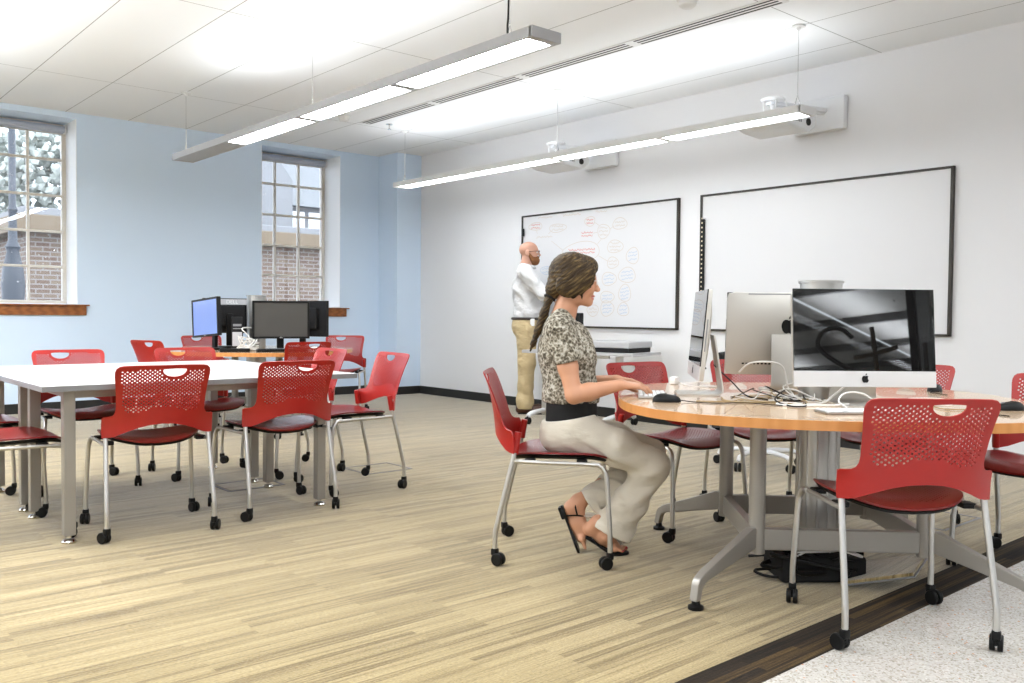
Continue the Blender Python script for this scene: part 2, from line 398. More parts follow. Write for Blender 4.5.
for i, (x0, x1) in ((0, W1), (1, W2), (3, W_ADDED)):
    gy = BY + DEP
    w = empty('window_%d' % (i + 1), ((x0 + x1) / 2, gy, WZ[0])); struct(w)
    X = lambda x: x - (x0 + x1) / 2
    Z = lambda z: z - WZ[0]
    fr = MB(); hw = (x1 - x0) / 2; H = WZ[1] - WZ[0] - .004
    for s in (-1, 1): fr.box((s * (hw - .0225), 0, H / 2), (.045, .06, H), .004)
    fr.box((0, 0, .02), (2 * hw, .062, .04), .004); fr.box((0, 0, H - .05), (2 * hw, .062, .10), .004)
    fr.build('window_frame', M['frame_white'], w)
    mu = MB(); cw = (2 * hw - .09) / 3
    for k in (1, 2): mu.box((-hw + .045 + k * cw, 0, H / 2), (.026, .045, H - .05), .003)
    for z in (1.496, 1.866, 2.244, 2.624): mu.box((0, 0, z - WZ[0]), (2 * hw - .06, .044, .026), .003)
    mu.build('muntin', M['frame_white'], w)
    MB().box((0, .012, H / 2), (2 * hw - .05, .006, H - .04)).build('glass_pane', M['glass'], w)
    bl = MB(); bl.cyl((-hw + .03, -.07, 1.84), (hw - .03, -.07, 1.84), .035, n=20); bl.box((0, -.07, 1.806), (2 * hw - .08, .012, .02), .003); bl.build('roller_blind', M['blind'], w)
    br_ = MB()
    for s in (-1, 1): br_.box((s * (hw - .022), -.07, 1.845), (.012, .085, .10), .004)
    br_.build('blind_bracket', M['white_plastic'], w)
    # reveal lining
    rv = MB()
    for s in (-1, 1): rv.box((s * (hw - .003), -DEP / 2, (WZ[1] - WZ[0]) / 2), (.006, DEP - .004, WZ[1] - WZ[0]))
    rv.box((0, -DEP / 2, .003), (2 * hw, DEP - .004, .006))
    rv.build('reveal_lining', M['reveal'], w)
    t = MB(); t.box(((x0 + x1) / 2, BY - .028, 1.090), (x1 - x0 + .21, .056, .014), .004); t.box(((x0 + x1) / 2, BY - .0125, 1.036), (x1 - x0 + .16, .025, .098), .003)
    struct(t.build('trim_%d' % (i + 2), M['oak']))

# window between room and corridor, with the sign letters on it
w = empty('window_3', (2.25, YF - .06, .12)); struct(w)
fr = MB()
for x in (-1.67, .12, .36, 1.67): fr.box((x, 0, 1.25), (.06, .09, 2.5), .004)
for z in (.03, 2.47): fr.box((0, 0, z), (3.4, .09, .06), .004)
fr.build('window_frame', M['blackmatte'], w)
MB().box((0, 0, 1.25), (3.34, .008, 2.42)).build('glass_pane', M['glass'], w)
# ------------------------------------------------------------------ outside
M['brick'] = None
def brick_mat():
    m, N, L, b = nodes('brick masonry', .9)
    tc = N.new('ShaderNodeTexCoord'); sx = N.new('ShaderNodeSeparateXYZ'); L.new(tc.outputs['Object'], sx.inputs[0]); ad = N.new('ShaderNodeMath'); L.new(sx.outputs[0], ad.inputs[0]); L.new(sx.outputs[1], ad.inputs[1])
    mp = N.new('ShaderNodeCombineXYZ'); L.new(ad.outputs[0], mp.inputs[0]); L.new(sx.outputs[2], mp.inputs[1])
    br = N.new('ShaderNodeTexBrick'); L.new(mp.outputs[0], br.inputs['Vector'])
    br.inputs['Color1'].default_value = (.11, .065, .045, 1); br.inputs['Color2'].default_value = (.16, .115, .08, 1); br.inputs['Mortar'].default_value = (.22, .20, .185, 1)
    br.inputs['Scale'].default_value = 1; br.inputs['Brick Width'].default_value = .30; br.inputs['Row Height'].default_value = .105; br.inputs['Mortar Size'].default_value = .016
    L.new(br.outputs['Color'], b.inputs['Base Color']); return m
M['brick'] = brick_mat()
M['roofing'] = mat('pale roof shingles', (.17, .175, .18, 1), .9, bump=(3, .6, (1, 1, 30), .1))
M['siding'] = mat('pale grey siding', (.19, .19, .195, 1), .9)
M['asphalt'] = mat('asphalt', (.10, .105, .115, 1), .9)
M['post'] = mat('dark lamp post iron', (.035, .040, .050, 1), .5)
M['leaf'] = mat('pale foliage', (.26, .28, .25, 1), .9, var=(4, (.42, .43, .40, 1), (1, 1, 1), .4, .7))
M['bark'] = mat('bark', (.20, .17, .14, 1), .9)
M['tan'] = mat('tan fascia', (.15, .11, .07, 1), .8)
slab('ground', -30, 60, BY + .6, 70, -1.0, -.8, M['asphalt'])
bld = empty('brick_building', (10, 22, -.8)); tag(bld, 'low brick building with a flat roof outside the windows', 'building')
MB().box((3.0, 4, 1.8), (16.5, 8, 3.6)).build('wall', M['brick'], bld)
q = MB(); q.box((3.0, 3.9, 3.75), (17.2, 8.6, .38), .03); q.build('fascia', M['tan'], bld)
q = MB(); q.box((3.0, 3.9, 4.02), (16.9, 8.4, .18), .03); q.build('roof', M['siding'], bld)
for k, x in enumerate((-1.5, 2.4, 5.2)):
    f_ = MB(); f_.box((x, -.01, 2.2), (.16, .14, 3.0), .02); f_.build('downpipe', M['siding'], bld)
hs = empty('street_house', (19.6, 33, -.8)); tag(hs, 'pale gabled house seen over the brick building through the right window', 'building')
MB().box((0, 3, 3.1), (16, 6, 6.2)).build('wall', M['siding'], hs)
g = MB(); pl = [(-3.4, 5.6), (3.4, 5.6), (0, 8.6)]
Mx = Matrix.Rotation(PI / 2, 4, 'X') @ Matrix.Rotation(PI / 2, 4, 'Y')
g.add([(-8.3, -.5, 6.1), (8.3, -.5, 6.1), (8.3, 6.5, 6.1), (-8.3, 6.5, 6.1), (-8.3, 3, 8.7), (8.3, 3, 8.7)], [[0, 1, 5, 4], [2, 3, 4, 5], [0, 4, 3], [1, 2, 5], [0, 3, 2, 1]])
g.build('roof', M['roofing'], hs)
g = MB(); g.add([(-6.7, -.9, 0), (-3.3, -.9, 0), (-3.3, -.9, 7.0), (-5.0, -.9, 9.2), (-6.7, -.9, 7.0), (-6.7, 3, 0), (-3.3, 3, 0), (-3.3, 3, 7.0), (-5.0, 3, 9.2), (-6.7, 3, 7.0)],
  [[0, 1, 2, 3, 4], [9, 8, 7, 6, 5], [0, 5, 6, 1], [1, 6, 7, 2], [2, 7, 8, 3], [3, 8, 9, 4], [4, 9, 5, 0]]); g.build('gable_front', M['siding'], hs)
for x, z in ((-3.95, 6.5), (-5.4, 6.5), (-2.65, 5.35), (-1.85, 5.35), (-.6, 5.35), (1.6, 5.35)):
    f_ = MB(); yy = -.95 if x < -4 else -.04
    f_.box((x, yy, z), (.62, .08, 1.15), .02); wf = f_.build('window', M['white_plastic'], hs)
    MB().box((x, yy - .045, z), (.44, .02, .95)).build('pane', M['glass'], wf)
lp = empty('street_lamp', (3.68, 18.2, -.8)); tag(lp, 'dark iron street lamp post with a flared base outside the left window', 'street lamp')
MB().lathe([(.30, 0), (.30, 1.2), (.20, 1.5), (.18, 1.9), (.20, 2.3), (.17, 2.6), (.10, 2.9), (.13, 2.98), (.08, 3.08), (.065, 3.6), (.09, 3.66), (.06, 3.72), (.06, 6.5)], n=20).build('post', M['post'], lp)
MB().lathe([(.06, 6.5), (.2, 6.7), (.26, 7.1), (.1, 7.4), (.02, 7.5)], n=16).build('lantern', M['siding'], lp)
def tree(x, y, h, r, seed, label):
    t = empty('leafy_tree', (x, y, -.8)); tag(t, label, 'tree', 'trees beyond the brick building')
    MB().tube(smooth_path([(0, 0, 0), (.1, 0, h * .3), (0, .1, h * .6)]), [.28 - .012 * i for i in range(13)], 10).build('trunk', M['bark'], t)
    rnd = random.Random(seed); c = MB()
    for k in range(1100):
        a = rnd.uniform(0, 2 * PI); zz = rnd.uniform(-1, 1); rr = r * (rnd.uniform(.3, 1) ** .5)
        s = math.sqrt(max(0, 1 - zz * zz)); p = Vector((math.cos(a) * s * rr, math.sin(a) * s * rr, h * .68 + zz * rr * .8))
        bm = bmesh.new(); bmesh.ops.create_icosphere(bm, subdivisions=1, radius=rnd.uniform(.08, .22))
        for v in bm.verts: v.co *= rnd.uniform(.6, 1.3)
        c.addbm(bm, Matrix.Translation(p))
    c.build('crown', M['leaf'], t)
tree(8.0, 34.5, 9.0, 2.6, 1, 'pale leafy tree seen at the right of the left window'); tree(3.6, 40, 8.4, 2.6, 2, 'pale leafy tree seen beyond the street lamp post')
# ------------------------------------------------------------------ light
wd = bpy.data.worlds.new('sky'); SC.world = wd; wd.use_nodes = True
bg = wd.node_tree.nodes['Background']; bg.inputs[0].default_value = (.86, .93, 1.0, 1); bg.inputs[1].default_value = 5.6
def area(name, loc, sx, sy, power, up_=False, col=(.93, .97, 1)):
    l = bpy.data.lights.new(name, 'AREA'); l.shape = 'RECTANGLE'; l.size = sx; l.size_y = sy; l.energy = power; l.color = col
    o = bpy.data.objects.new(name, l); COL.objects.link(o); o.location = loc
    if up_: o.rotation_euler = (PI, 0, 0)
    return o
# area lights added out of frame for fill, standing in for further pendant rows
for n, (x, yc, ln) in enumerate(((3.1, .2, 4.0), (5.55, -.9, 3.0), (.65, 5.8, 4.8), (.65, .0, 4.4), (-1.8, 5.8, 4.8), (-1.8, .0, 4.4))):
    g_ = 2.4 if yc > 4 else .8; area('pendant_fill_down', (x, yc, 2.43), .16, ln, 58 * g_ * ln / 4.8); area('pendant_fill_up', (x, yc, 2.50), .16, ln, 44 * g_ * ln / 4.8, True)
for x in (-2.6, .3, 3.2): area('corridor_lamp', (x, -9.0, 2.86), .05, 10.0, 9); area('corridor_fill_up', (x, -9.0, 2.9), .6, 10.0, 420, True)  # wide up lights added to brighten the corridor ceiling for the screen reflection
# ------------------------------------------------------------------ pendant lights
def pendant(name, xc, w, y0, y1, zb, h, sections, cable_y, body, label, blank=None):
    r = empty(name, (xc, (y0 + y1) / 2, zb)); tag(r, label, 'pendant light', 'linear pendant lights')
    cy = (y0 + y1) / 2
    bd = MB()
    # body: tray with raised sides
    bd.box((0, 0, h * .70), (w - .012, y1 - y0 - .012, h * .5), .004)
    for s in (-1, 1): bd.box((s * (w / 2 - .009), 0, h / 2), (.018, y1 - y0 - .012, h - .002), .003)
    for yy in (y0, y1): bd.box((0, yy - cy + (.012 if yy == y0 else -.012), h / 2), (w, .024, h), .004)
    ys = sorted([a for s in sections for a in s])
    bd.build('housing', body, r)
    ed = [y0] + ys + [y1]
    for k in range(0, len(ed), 2):
        a, b2 = ed[k], ed[k + 1]
        if b2 - a > .012: MB().box((0, (a + b2) / 2 - cy, .010), (w - .03, b2 - a - .004, .008), .002).build('bottom_plate', body, r)
    for a, b2 in sections:
        d = MB(); L_ = b2 - a - .012; W_ = w - .070; pl = []
        rr = .02
        for cx_, cy_, a0 in ((W_ / 2 - rr, L_ / 2 - rr, 0), (-W_ / 2 + rr, L_ / 2 - rr, 90), (-W_ / 2 + rr, -L_ / 2 + rr, 180), (W_ / 2 - rr, -L_ / 2 + rr, 270)):
            for q in range(5):
                t = math.radians(a0 + q * 22.5); pl.append((cx_ + rr * math.cos(t), cy_ + rr * math.sin(t)))
        d.prism(pl, .006, .020, Matrix.Translation((0, (a + b2) / 2 - cy, 0)))
        d.build('diffuser', M['light'], r)
        u = MB(); u.box((0, (a + b2) / 2 - cy, h + .002), (w - .06, L_ - .05, .004)); u.build('uplight_lens', M['uplight'], r)
    for yy in cable_y:
        c = MB(); top = CZ - zb - .004
        c.cyl((0, yy - cy, h + .09), (0, yy - cy, top), .0035, n=8)
        for s in (-1, 1): c.cyl((0, yy - cy, h + .09), (0, yy - cy + s * .03, h), .003, n=6)
        c.build('suspension_cable', M['chrome'], r)
        cp = MB(); cp.lathe([(.012, -.03), (.016, -.014), (.045, -.010), (.045, 0)], (0, yy - cy, CZ - zb - .0005), 20); cp.build('ceiling_cup', M['fix_white'], r)
    return r
pendant('linear_pendant_light', 3.10, .205, 3.33, 8.31, 2.437, .058, [(3.395, 4.605), (4.675, 5.85), (5.925, 7.12)], (3.62, 5.80, 8.345 - .12), M['fix_grey'],
        'long grey linear pendant light nearest the camera, with an unlit far end')
pendant('linear_pendant_light', 5.56, .20, 3.31, 8.36, 2.437, .055, [(3.36, 4.555), (4.625, 5.805), (5.875, 7.07), (7.14, 8.31)], (3.40, 5.82, 8.27), M['fix_white'],
        'long white linear pendant light beside the whiteboard wall, passing in front of the projectors')
pw = bpy.data.objects['linear_pendant_light']
c = MB(); c.tube(smooth_path([(-.012, 3.60 - 5.80, .05), (-.016, 3.60 - 5.80, .13), (.0, 3.612 - 5.80, .22), (.004, 3.615 - 5.80, .45), (.0, 3.62 - 5.80, CZ - 2.437 - .006)]), .006, 8); c.build('power_cord', M['blackmatte'], pw)
# ------------------------------------------------------------------ ceiling things
M['slot'] = mat('dark slot', (.03, .03, .03, 1), .8)
v = empty('slot_diffuser', (5.01, 5.7, CZ)); tag(v, 'long white slot air diffuser in the ceiling between the two pendant lights', 'air vent')
f_ = MB(); f_.box((0, 0, -.004), (.135, 5.05, .008), .002); f_.build('frame', M['fix_white'], v)
for (a, b2) in ((-2.50, -1.29), (-1.235, -.045), (.01, 1.24), (1.295, 2.50)):
    s_ = MB()
    for x in (-.042, 0, .042): s_.box((x, (a + b2) / 2, -.0075), (.017, b2 - a - .03, .004))
    s_.build('slot', M['slot'], v)
def disc(name, x, y, prof, label, cat, m):
    r = MB().lathe(prof, (0, 0, 0), 28).build(name, m, None, (x, y, CZ)); return tag(r, label, cat)
disc('smoke_detector', 4.675, 8.07, [(.03, -.055), (.05, -.048), (.058, -.02), (.066, -.012), (.066, 0)], 'round white smoke detector on the ceiling past the grey pendant light', 'smoke detector', M['fix_white'])
disc('ceiling_sprinkler', 5.23, 8.08, [(.018, -.06), (.020, -.052), (.006, -.048), (.008, -.012), (.035, -.008), (.035, 0)], 'small ceiling sprinkler head near the far end of the air vent', 'sprinkler', M['chrome'])
disc('ceiling_sensor', 4.58, 3.60, [(.035, -.055), (.055, -.04), (.06, -.012), (.07, -.006), (.07, 0)], 'round white ceiling sensor cut by the top edge above the air vent', 'sensor', M['fix_white'])
# ------------------------------------------------------------------ whiteboards
M['wb'] = mat('whiteboard enamel', (.685, .685, .70, 1), .25, spec=.35)
M['wbframe'] = mat('dark bronze frame', (.022, .016, .010, 1), .45)
M['ink_red'] = mat('red marker ink', (.62, .27, .24, 1), .7); M['ink_blue'] = mat('blue marker ink', (.42, .50, .63, 1), .7); M['ink_brown'] = mat('faint brown marker ink', (.57, .50, .44, 1), .7)
M['cream'] = mat('cream plastic', (.72, .62, .45, 1), .5)
def board(name, ya, yb, label):
    yc = (ya + yb) / 2; H = 2.134 - .903; r = empty(name, (AX, yc, .903)); tag(r, label, 'whiteboard', 'whiteboards')
    MB().box((-.012, 0, H / 2), (.020, abs(yb - ya) - .01, H - .01)).build('writing_surface', M['wb'], r)
    f_ = MB(); w2 = abs(yb - ya) / 2
    for s in (-1, 1): f_.box((-.016, s * (w2 - .011), H / 2), (.034, .022, H), .003)
    for z in (.009, H - .009): f_.box((-.016, 0, z), (.034, 2 * w2, .018), .003)
    f_.build('board_frame', M['wbframe'], r)
    return r, yc
rb, rc = board('whiteboard', 2.748, 4.98, 'blank whiteboard on the right, with a dark beaded strip on its left edge')
st = MB(); st.box((-.038, 4.98 - rc - .040, .66), (.016, .036, .70), .003); sp = st.build('marker_strip', M['black'], rb)
hd = MB()
for k in range(17): hd.box((-.047, 4.98 - rc - .036, .36 + .041 * k), (.004, .014, .014), .002)
hd.build('magnet', M['cream'], sp)
lb, lc = board('whiteboard', 5.227, 7.432, 'whiteboard on the left beside the standing man, covered in faint marker bubbles')
MB().box((-.038, 7.432 - lc - .036, 1.045), (.016, .034, .085), .003).build('marker_holder', M['black'], lb)
ov = [(7.206, 2.004, 0.108, 0.042, 'n', 'r'), (6.858, 1.963, 0.131, 0.044, 'n', 'n'), (6.378, 2.0, 0.073, 0.049, 'n', 'r'), (5.965, 1.947, 0.095, 0.057, 'n', 'n'), (6.184, 1.885, 0.084, 0.073, 'n', 'n'), (6.417, 1.871, 0.095, 0.059, 0, 'r'), (6.025, 1.723, 0.106, 0.063, 'n', 'n'), (5.79, 1.621, 0.081, 0.08, 'n', 'b'), (6.053, 1.562, 0.076, 0.057, 'n', 'n'), (5.861, 1.433, 0.111, 0.075, 'n', 'b'), (6.103, 1.401, 0.099, 0.067, 'n', 'b'), (5.888, 1.255, 0.08, 0.085, 'n', 'b'), (6.126, 1.219, 0.094, 0.058, 'n', 'b'), (6.124, 1.103, 0.091, 0.077, 'n', 'b'), (5.905, 1.094, 0.075, 0.066, 'n', 'b'), (6.323, 1.084, 0.081, 0.059, 'n', 'n'), (7.066, 1.88, 0.15, 0.037, 0, 'n'), (6.497, 1.698, 0.271, 0.099, 'n', 'r'), (7.03, 1.517, 0.09, 0.042, 'b', 'b'), (7.054, 2.092, 0.135, 0.02, 0, 'g'), (6.643, 2.089, 0.154, 0.024, 0, 'g'), (6.219, 2.09, 0.092, 0.019, 0, 'g')]
ink = {'r': MB(), 'b': MB(), 'n': MB()}
def stroke(k, pts, w=.005):
    b_ = ink[k]; x = -.0225 + AX - AX
    vs = []; fs = []
    for i, (y, z) in enumerate(pts):
        a = pts[max(i - 1, 0)]; c_ = pts[min(i + 1, len(pts) - 1)]
        t = Vector((c_[0] - a[0], c_[1] - a[1])); t = t.normalized() if t.length > 1e-9 else Vector((1, 0)); nrm = Vector((-t.y, t.x)) * w / 2
        vs += [(x, y - lc + nrm.x, z - .903 + nrm.y), (x, y - lc - nrm.x, z - .903 - nrm.y)]
    for i in range(len(pts) - 1): fs.append([2 * i, 2 * i + 1, 2 * i + 3, 2 * i + 2])
    b_.add(vs, fs)
rnd = random.Random(3)
for (y, z, ry, rz, oc, tcol) in ov:
    if oc:
        pt = []
        for k in range(41):
            a = 2 * PI * k / 40; wob = 1 + .06 * math.sin(3 * a + y * 9)
            pt.append((y + ry * wob * math.cos(a), z + rz * wob * math.sin(a)))
        stroke(oc, pt, .006)
    rows = max(1, int(rz / .021)) if rz < .095 else 2
    kk = 'n' if tcol in 'gn' else tcol
    for rI in range(rows):
        zz = z + (rows - 1) * .0175 - rI * .035; wd_ = ry * .72 * math.sqrt(max(.1, 1 - ((zz - z) / (rz + 1e-6)) ** 2)) if oc else ry * .85
        pt = []; n_ = int(wd_ * 2 / .006)
        for k in range(n_ + 1):
            t = k / max(1, n_); pt.append((y + wd_ - 2 * wd_ * t, zz + rnd.uniform(-.011, .011) + .012 * (t - .5) * (1 if tcol == 'b' else -.3)))
        stroke(kk, pt, .006 if kk != 'r' else .0075)
for a, b2 in (((7.2, 1.96), (7.17, 1.92)), ((6.95, 1.94), (7.0, 1.91)), ((6.31, 1.985), (6.25, 1.95)), ((6.1, 1.9), (6.04, 1.93)), ((6.21, 1.81), (6.27, 1.76)), ((6.33, 1.875), (6.27, 1.88)), ((6.77, 1.72), (6.95, 1.83)), ((6.25, 1.64), (6.12, 1.58))): stroke('n', [a, b2])
for k, nm, mm in (('r', 'red_marker_writing', 'ink_red'), ('b', 'blue_marker_writing', 'ink_blue'), ('n', 'faint_marker_bubbles', 'ink_brown')):
    ink[k].build(nm, M[mm], lb, fix=False)
# ------------------------------------------------------------------ projectors
def projector(yc, label):
    r = empty('wall_projector', (AX, yc, 2.52)); tag(r, label, 'projector', 'short throw projectors over the whiteboards')
    p = MB(); p.box((-.035, 0, .135), (.07, .44, .27), .018); p.build('wall_plate', M['offwhite_plastic'], r)
    a = MB(); aR = math.atan2(-.16, .60); a.box((-.30, .02, .165), (.66, .062, .034), .008, aR); a.box((-.24, .004, .145), (.46, .03, .02), .003, aR); a.build('support_arm', M['offwhite_plastic'], r)
    h_ = MB(); h_.cyl((-.58, .09, .10), (-.58, .09, .19), .022, n=16); h_.lathe([(.04, .172), (.085, .178), (.095, .19), (.085, .205), (.03, .214)], (-.58, .09, 0), 24)
    for dx, dy in ((-.07, -.05), (.06, -.06), (.06, .06), (-.07, .06)): h_.cyl((-.56 + dx, .08 + dy, .10), (-.56 + dx, .08 + dy, .18), .006, n=8)
    h_.build('mount_head', M['fix_white'], r)
    b_ = MB()
    pl = [(-.20, .02), (-.12, -.005), (.10, -.02), (.20, .03), (.21, .10), (.16, .135), (-.14, .125), (-.21, .09)]
    bm = bmesh.new()
    vs = [[bm.verts.new((x * 1.05 - .56, s + .07, z - .055)) for (x, z) in pl] for s in (-.22, .22)]
    bm.faces.new(vs[0]); bm.faces.new(vs[1][::-1])
    for i in range(len(pl)): bm.faces.new([vs[0][i], vs[1][i], vs[1][(i + 1) % len(pl)], vs[0][(i + 1) % len(pl)]])
    bmesh.ops.recalc_face_normals(bm, faces=list(bm.faces))
    bmesh.ops.bevel(bm, geom=list(bm.edges), offset=.022, segments=3, profile=.5, affect='EDGES')
    b_.addbm(bm); bd = b_.build('projector_body', M['offwhite_plastic'], r)
    q = MB(); q.cyl((-.47, -.145, .0), (-.47, -.158, .0), .028, n=20); q.build('lens', M['black'], bd)
    q = MB()
    for k in range(6): q.box((-.68 + .022 * k, -.152, .01), (.008, .006, .05), .002)
    q.build('vent_grille', M['edge_grey'], bd)
projector(3.80, 'white wall projector on an arm above the right whiteboard')
projector(6.22, 'white wall projector on an arm above the left whiteboard')
# wall outlet
o = MB(); o.box((-.004, 0, 0), (.008, .085, .125), .003); r = tag(o.build('wall_outlet', M['edge_grey'], None, (AX, 5.40, .44)), 'grey outlet plate low on the white wall beside the rolling table', 'outlet')
q = MB()
for z in (-.03, .03): q.box((-.009, 0, z), (.003, .04, .035), .004)
q.build('socket', M['black'], r)
# ------------------------------------------------------------------ red stacking chair on casters (+y = the way the sitter faces)
def cdt_sheet(outer, holes, extra):
    vs = []; faces = []
    for lp_ in [outer] + holes:
        faces.append(list(range(len(vs), len(vs) + len(lp_)))); vs += [Vector(p) for p in lp_]
    vs += [Vector(p) for p in extra]
    V, E_, F, *_ = geometry.delaunay_2d_cdt(vs, [], faces, 0, 1e-6)
    return V, F
def inside(poly, x, y):
    c = False; n = len(poly); j = n - 1
    for i in range(n):
        if (poly[i][1] > y) != (poly[j][1] > y) and x < (poly[j][0] - poly[i][0]) * (y - poly[i][1]) / (poly[j][1] - poly[i][1]) + poly[i][0]: c = not c
        j = i
    return c
def dist_poly(poly, x, y):
    p = Vector((x, y)); d = 9
    for i in range(len(poly)):
        a = Vector(poly[i]); b_ = Vector(poly[(i + 1) % len(poly)]); ab = b_ - a
        t = max(0, min(1, (p - a).dot(ab) / max(ab.length_squared, 1e-12))); d = min(d, (p - a - ab * t).length)
    return d
def sheet_object(name, outer, holes, step, fn, thick, m, parent):
    pts = []
    x0 = min(p[0] for p in outer); x1 = max(p[0] for p in outer); z0 = min(p[1] for p in outer); z1 = max(p[1] for p in outer)
    nx = int((x1 - x0) / step); nz = int((z1 - z0) / step)
    hc = []
    for h in holes:
        a_ = sum(p[0] for p in h) / len(h); b_ = sum(p[1] for p in h) / len(h); hc.append((a_, b_, max(math.hypot(p[0] - a_, p[1] - b_) for p in h)))
    for i in range(nx + 1):
        for j in range(nz + 1):
            x = x0 + i * step + (step / 2 if j % 2 else 0); z = z0 + j * step
            if inside(outer, x, z) and dist_poly(outer, x, z) > step * .45 and all(math.hypot(x - a, z - b_) > c + .006 for a, b_, c in hc): pts.append((x, z))
    V, F = cdt_sheet(outer, holes, pts)
    hq = [(a, b_, c * c * .8) for a, b_, c in hc if c < .02]; big = [h for h in holes if len(h) > 8]; F2 = []
    for f in F:
        cx = sum(V[i].x for i in f) / len(f); cz = sum(V[i].y for i in f) / len(f)
        if any((cx - a) ** 2 + (cz - b_) ** 2 < c for a, b_, c in hq) or any(inside(h, cx, cz) for h in big) or not inside(outer, cx, cz): continue
        F2.append(f)
    F = F2
    P3 = [fn(v.x, v.y) for v in V]
    # analytic normals by finite differences
    NV = []
    for v in V:
        e = 1e-3; a = fn(v.x + e, v.y) - fn(v.x - e, v.y); b_ = fn(v.x, v.y + e) - fn(v.x, v.y - e); NV.append(a.cross(b_).normalized())
    n = len(P3); vs = [P3[i] + NV[i] * thick / 2 for i in range(n)] + [P3[i] - NV[i] * thick / 2 for i in range(n)]
    fs = []; ec = {}
    for f in F:
        f = list(f); fs.append(f); fs.append([n + i for i in f[::-1]])
        for k in range(len(f)):
            e = (f[k], f[(k + 1) % len(f)]); ec[e] = ec.get(e, 0) + 1
    for (a, b_) in ec:
        if (b_, a) not in ec: fs.append([b_, a, n + a, n + b_])
    q = MB(); q.add(vs, fs); return q.build(name, m, parent, ang=50)
def hexa(x, z, r, n=6): return [(x + r * math.cos(2 * PI * k / n + .5), z + r * math.sin(2 * PI * k / n + .5)) for k in range(n)]

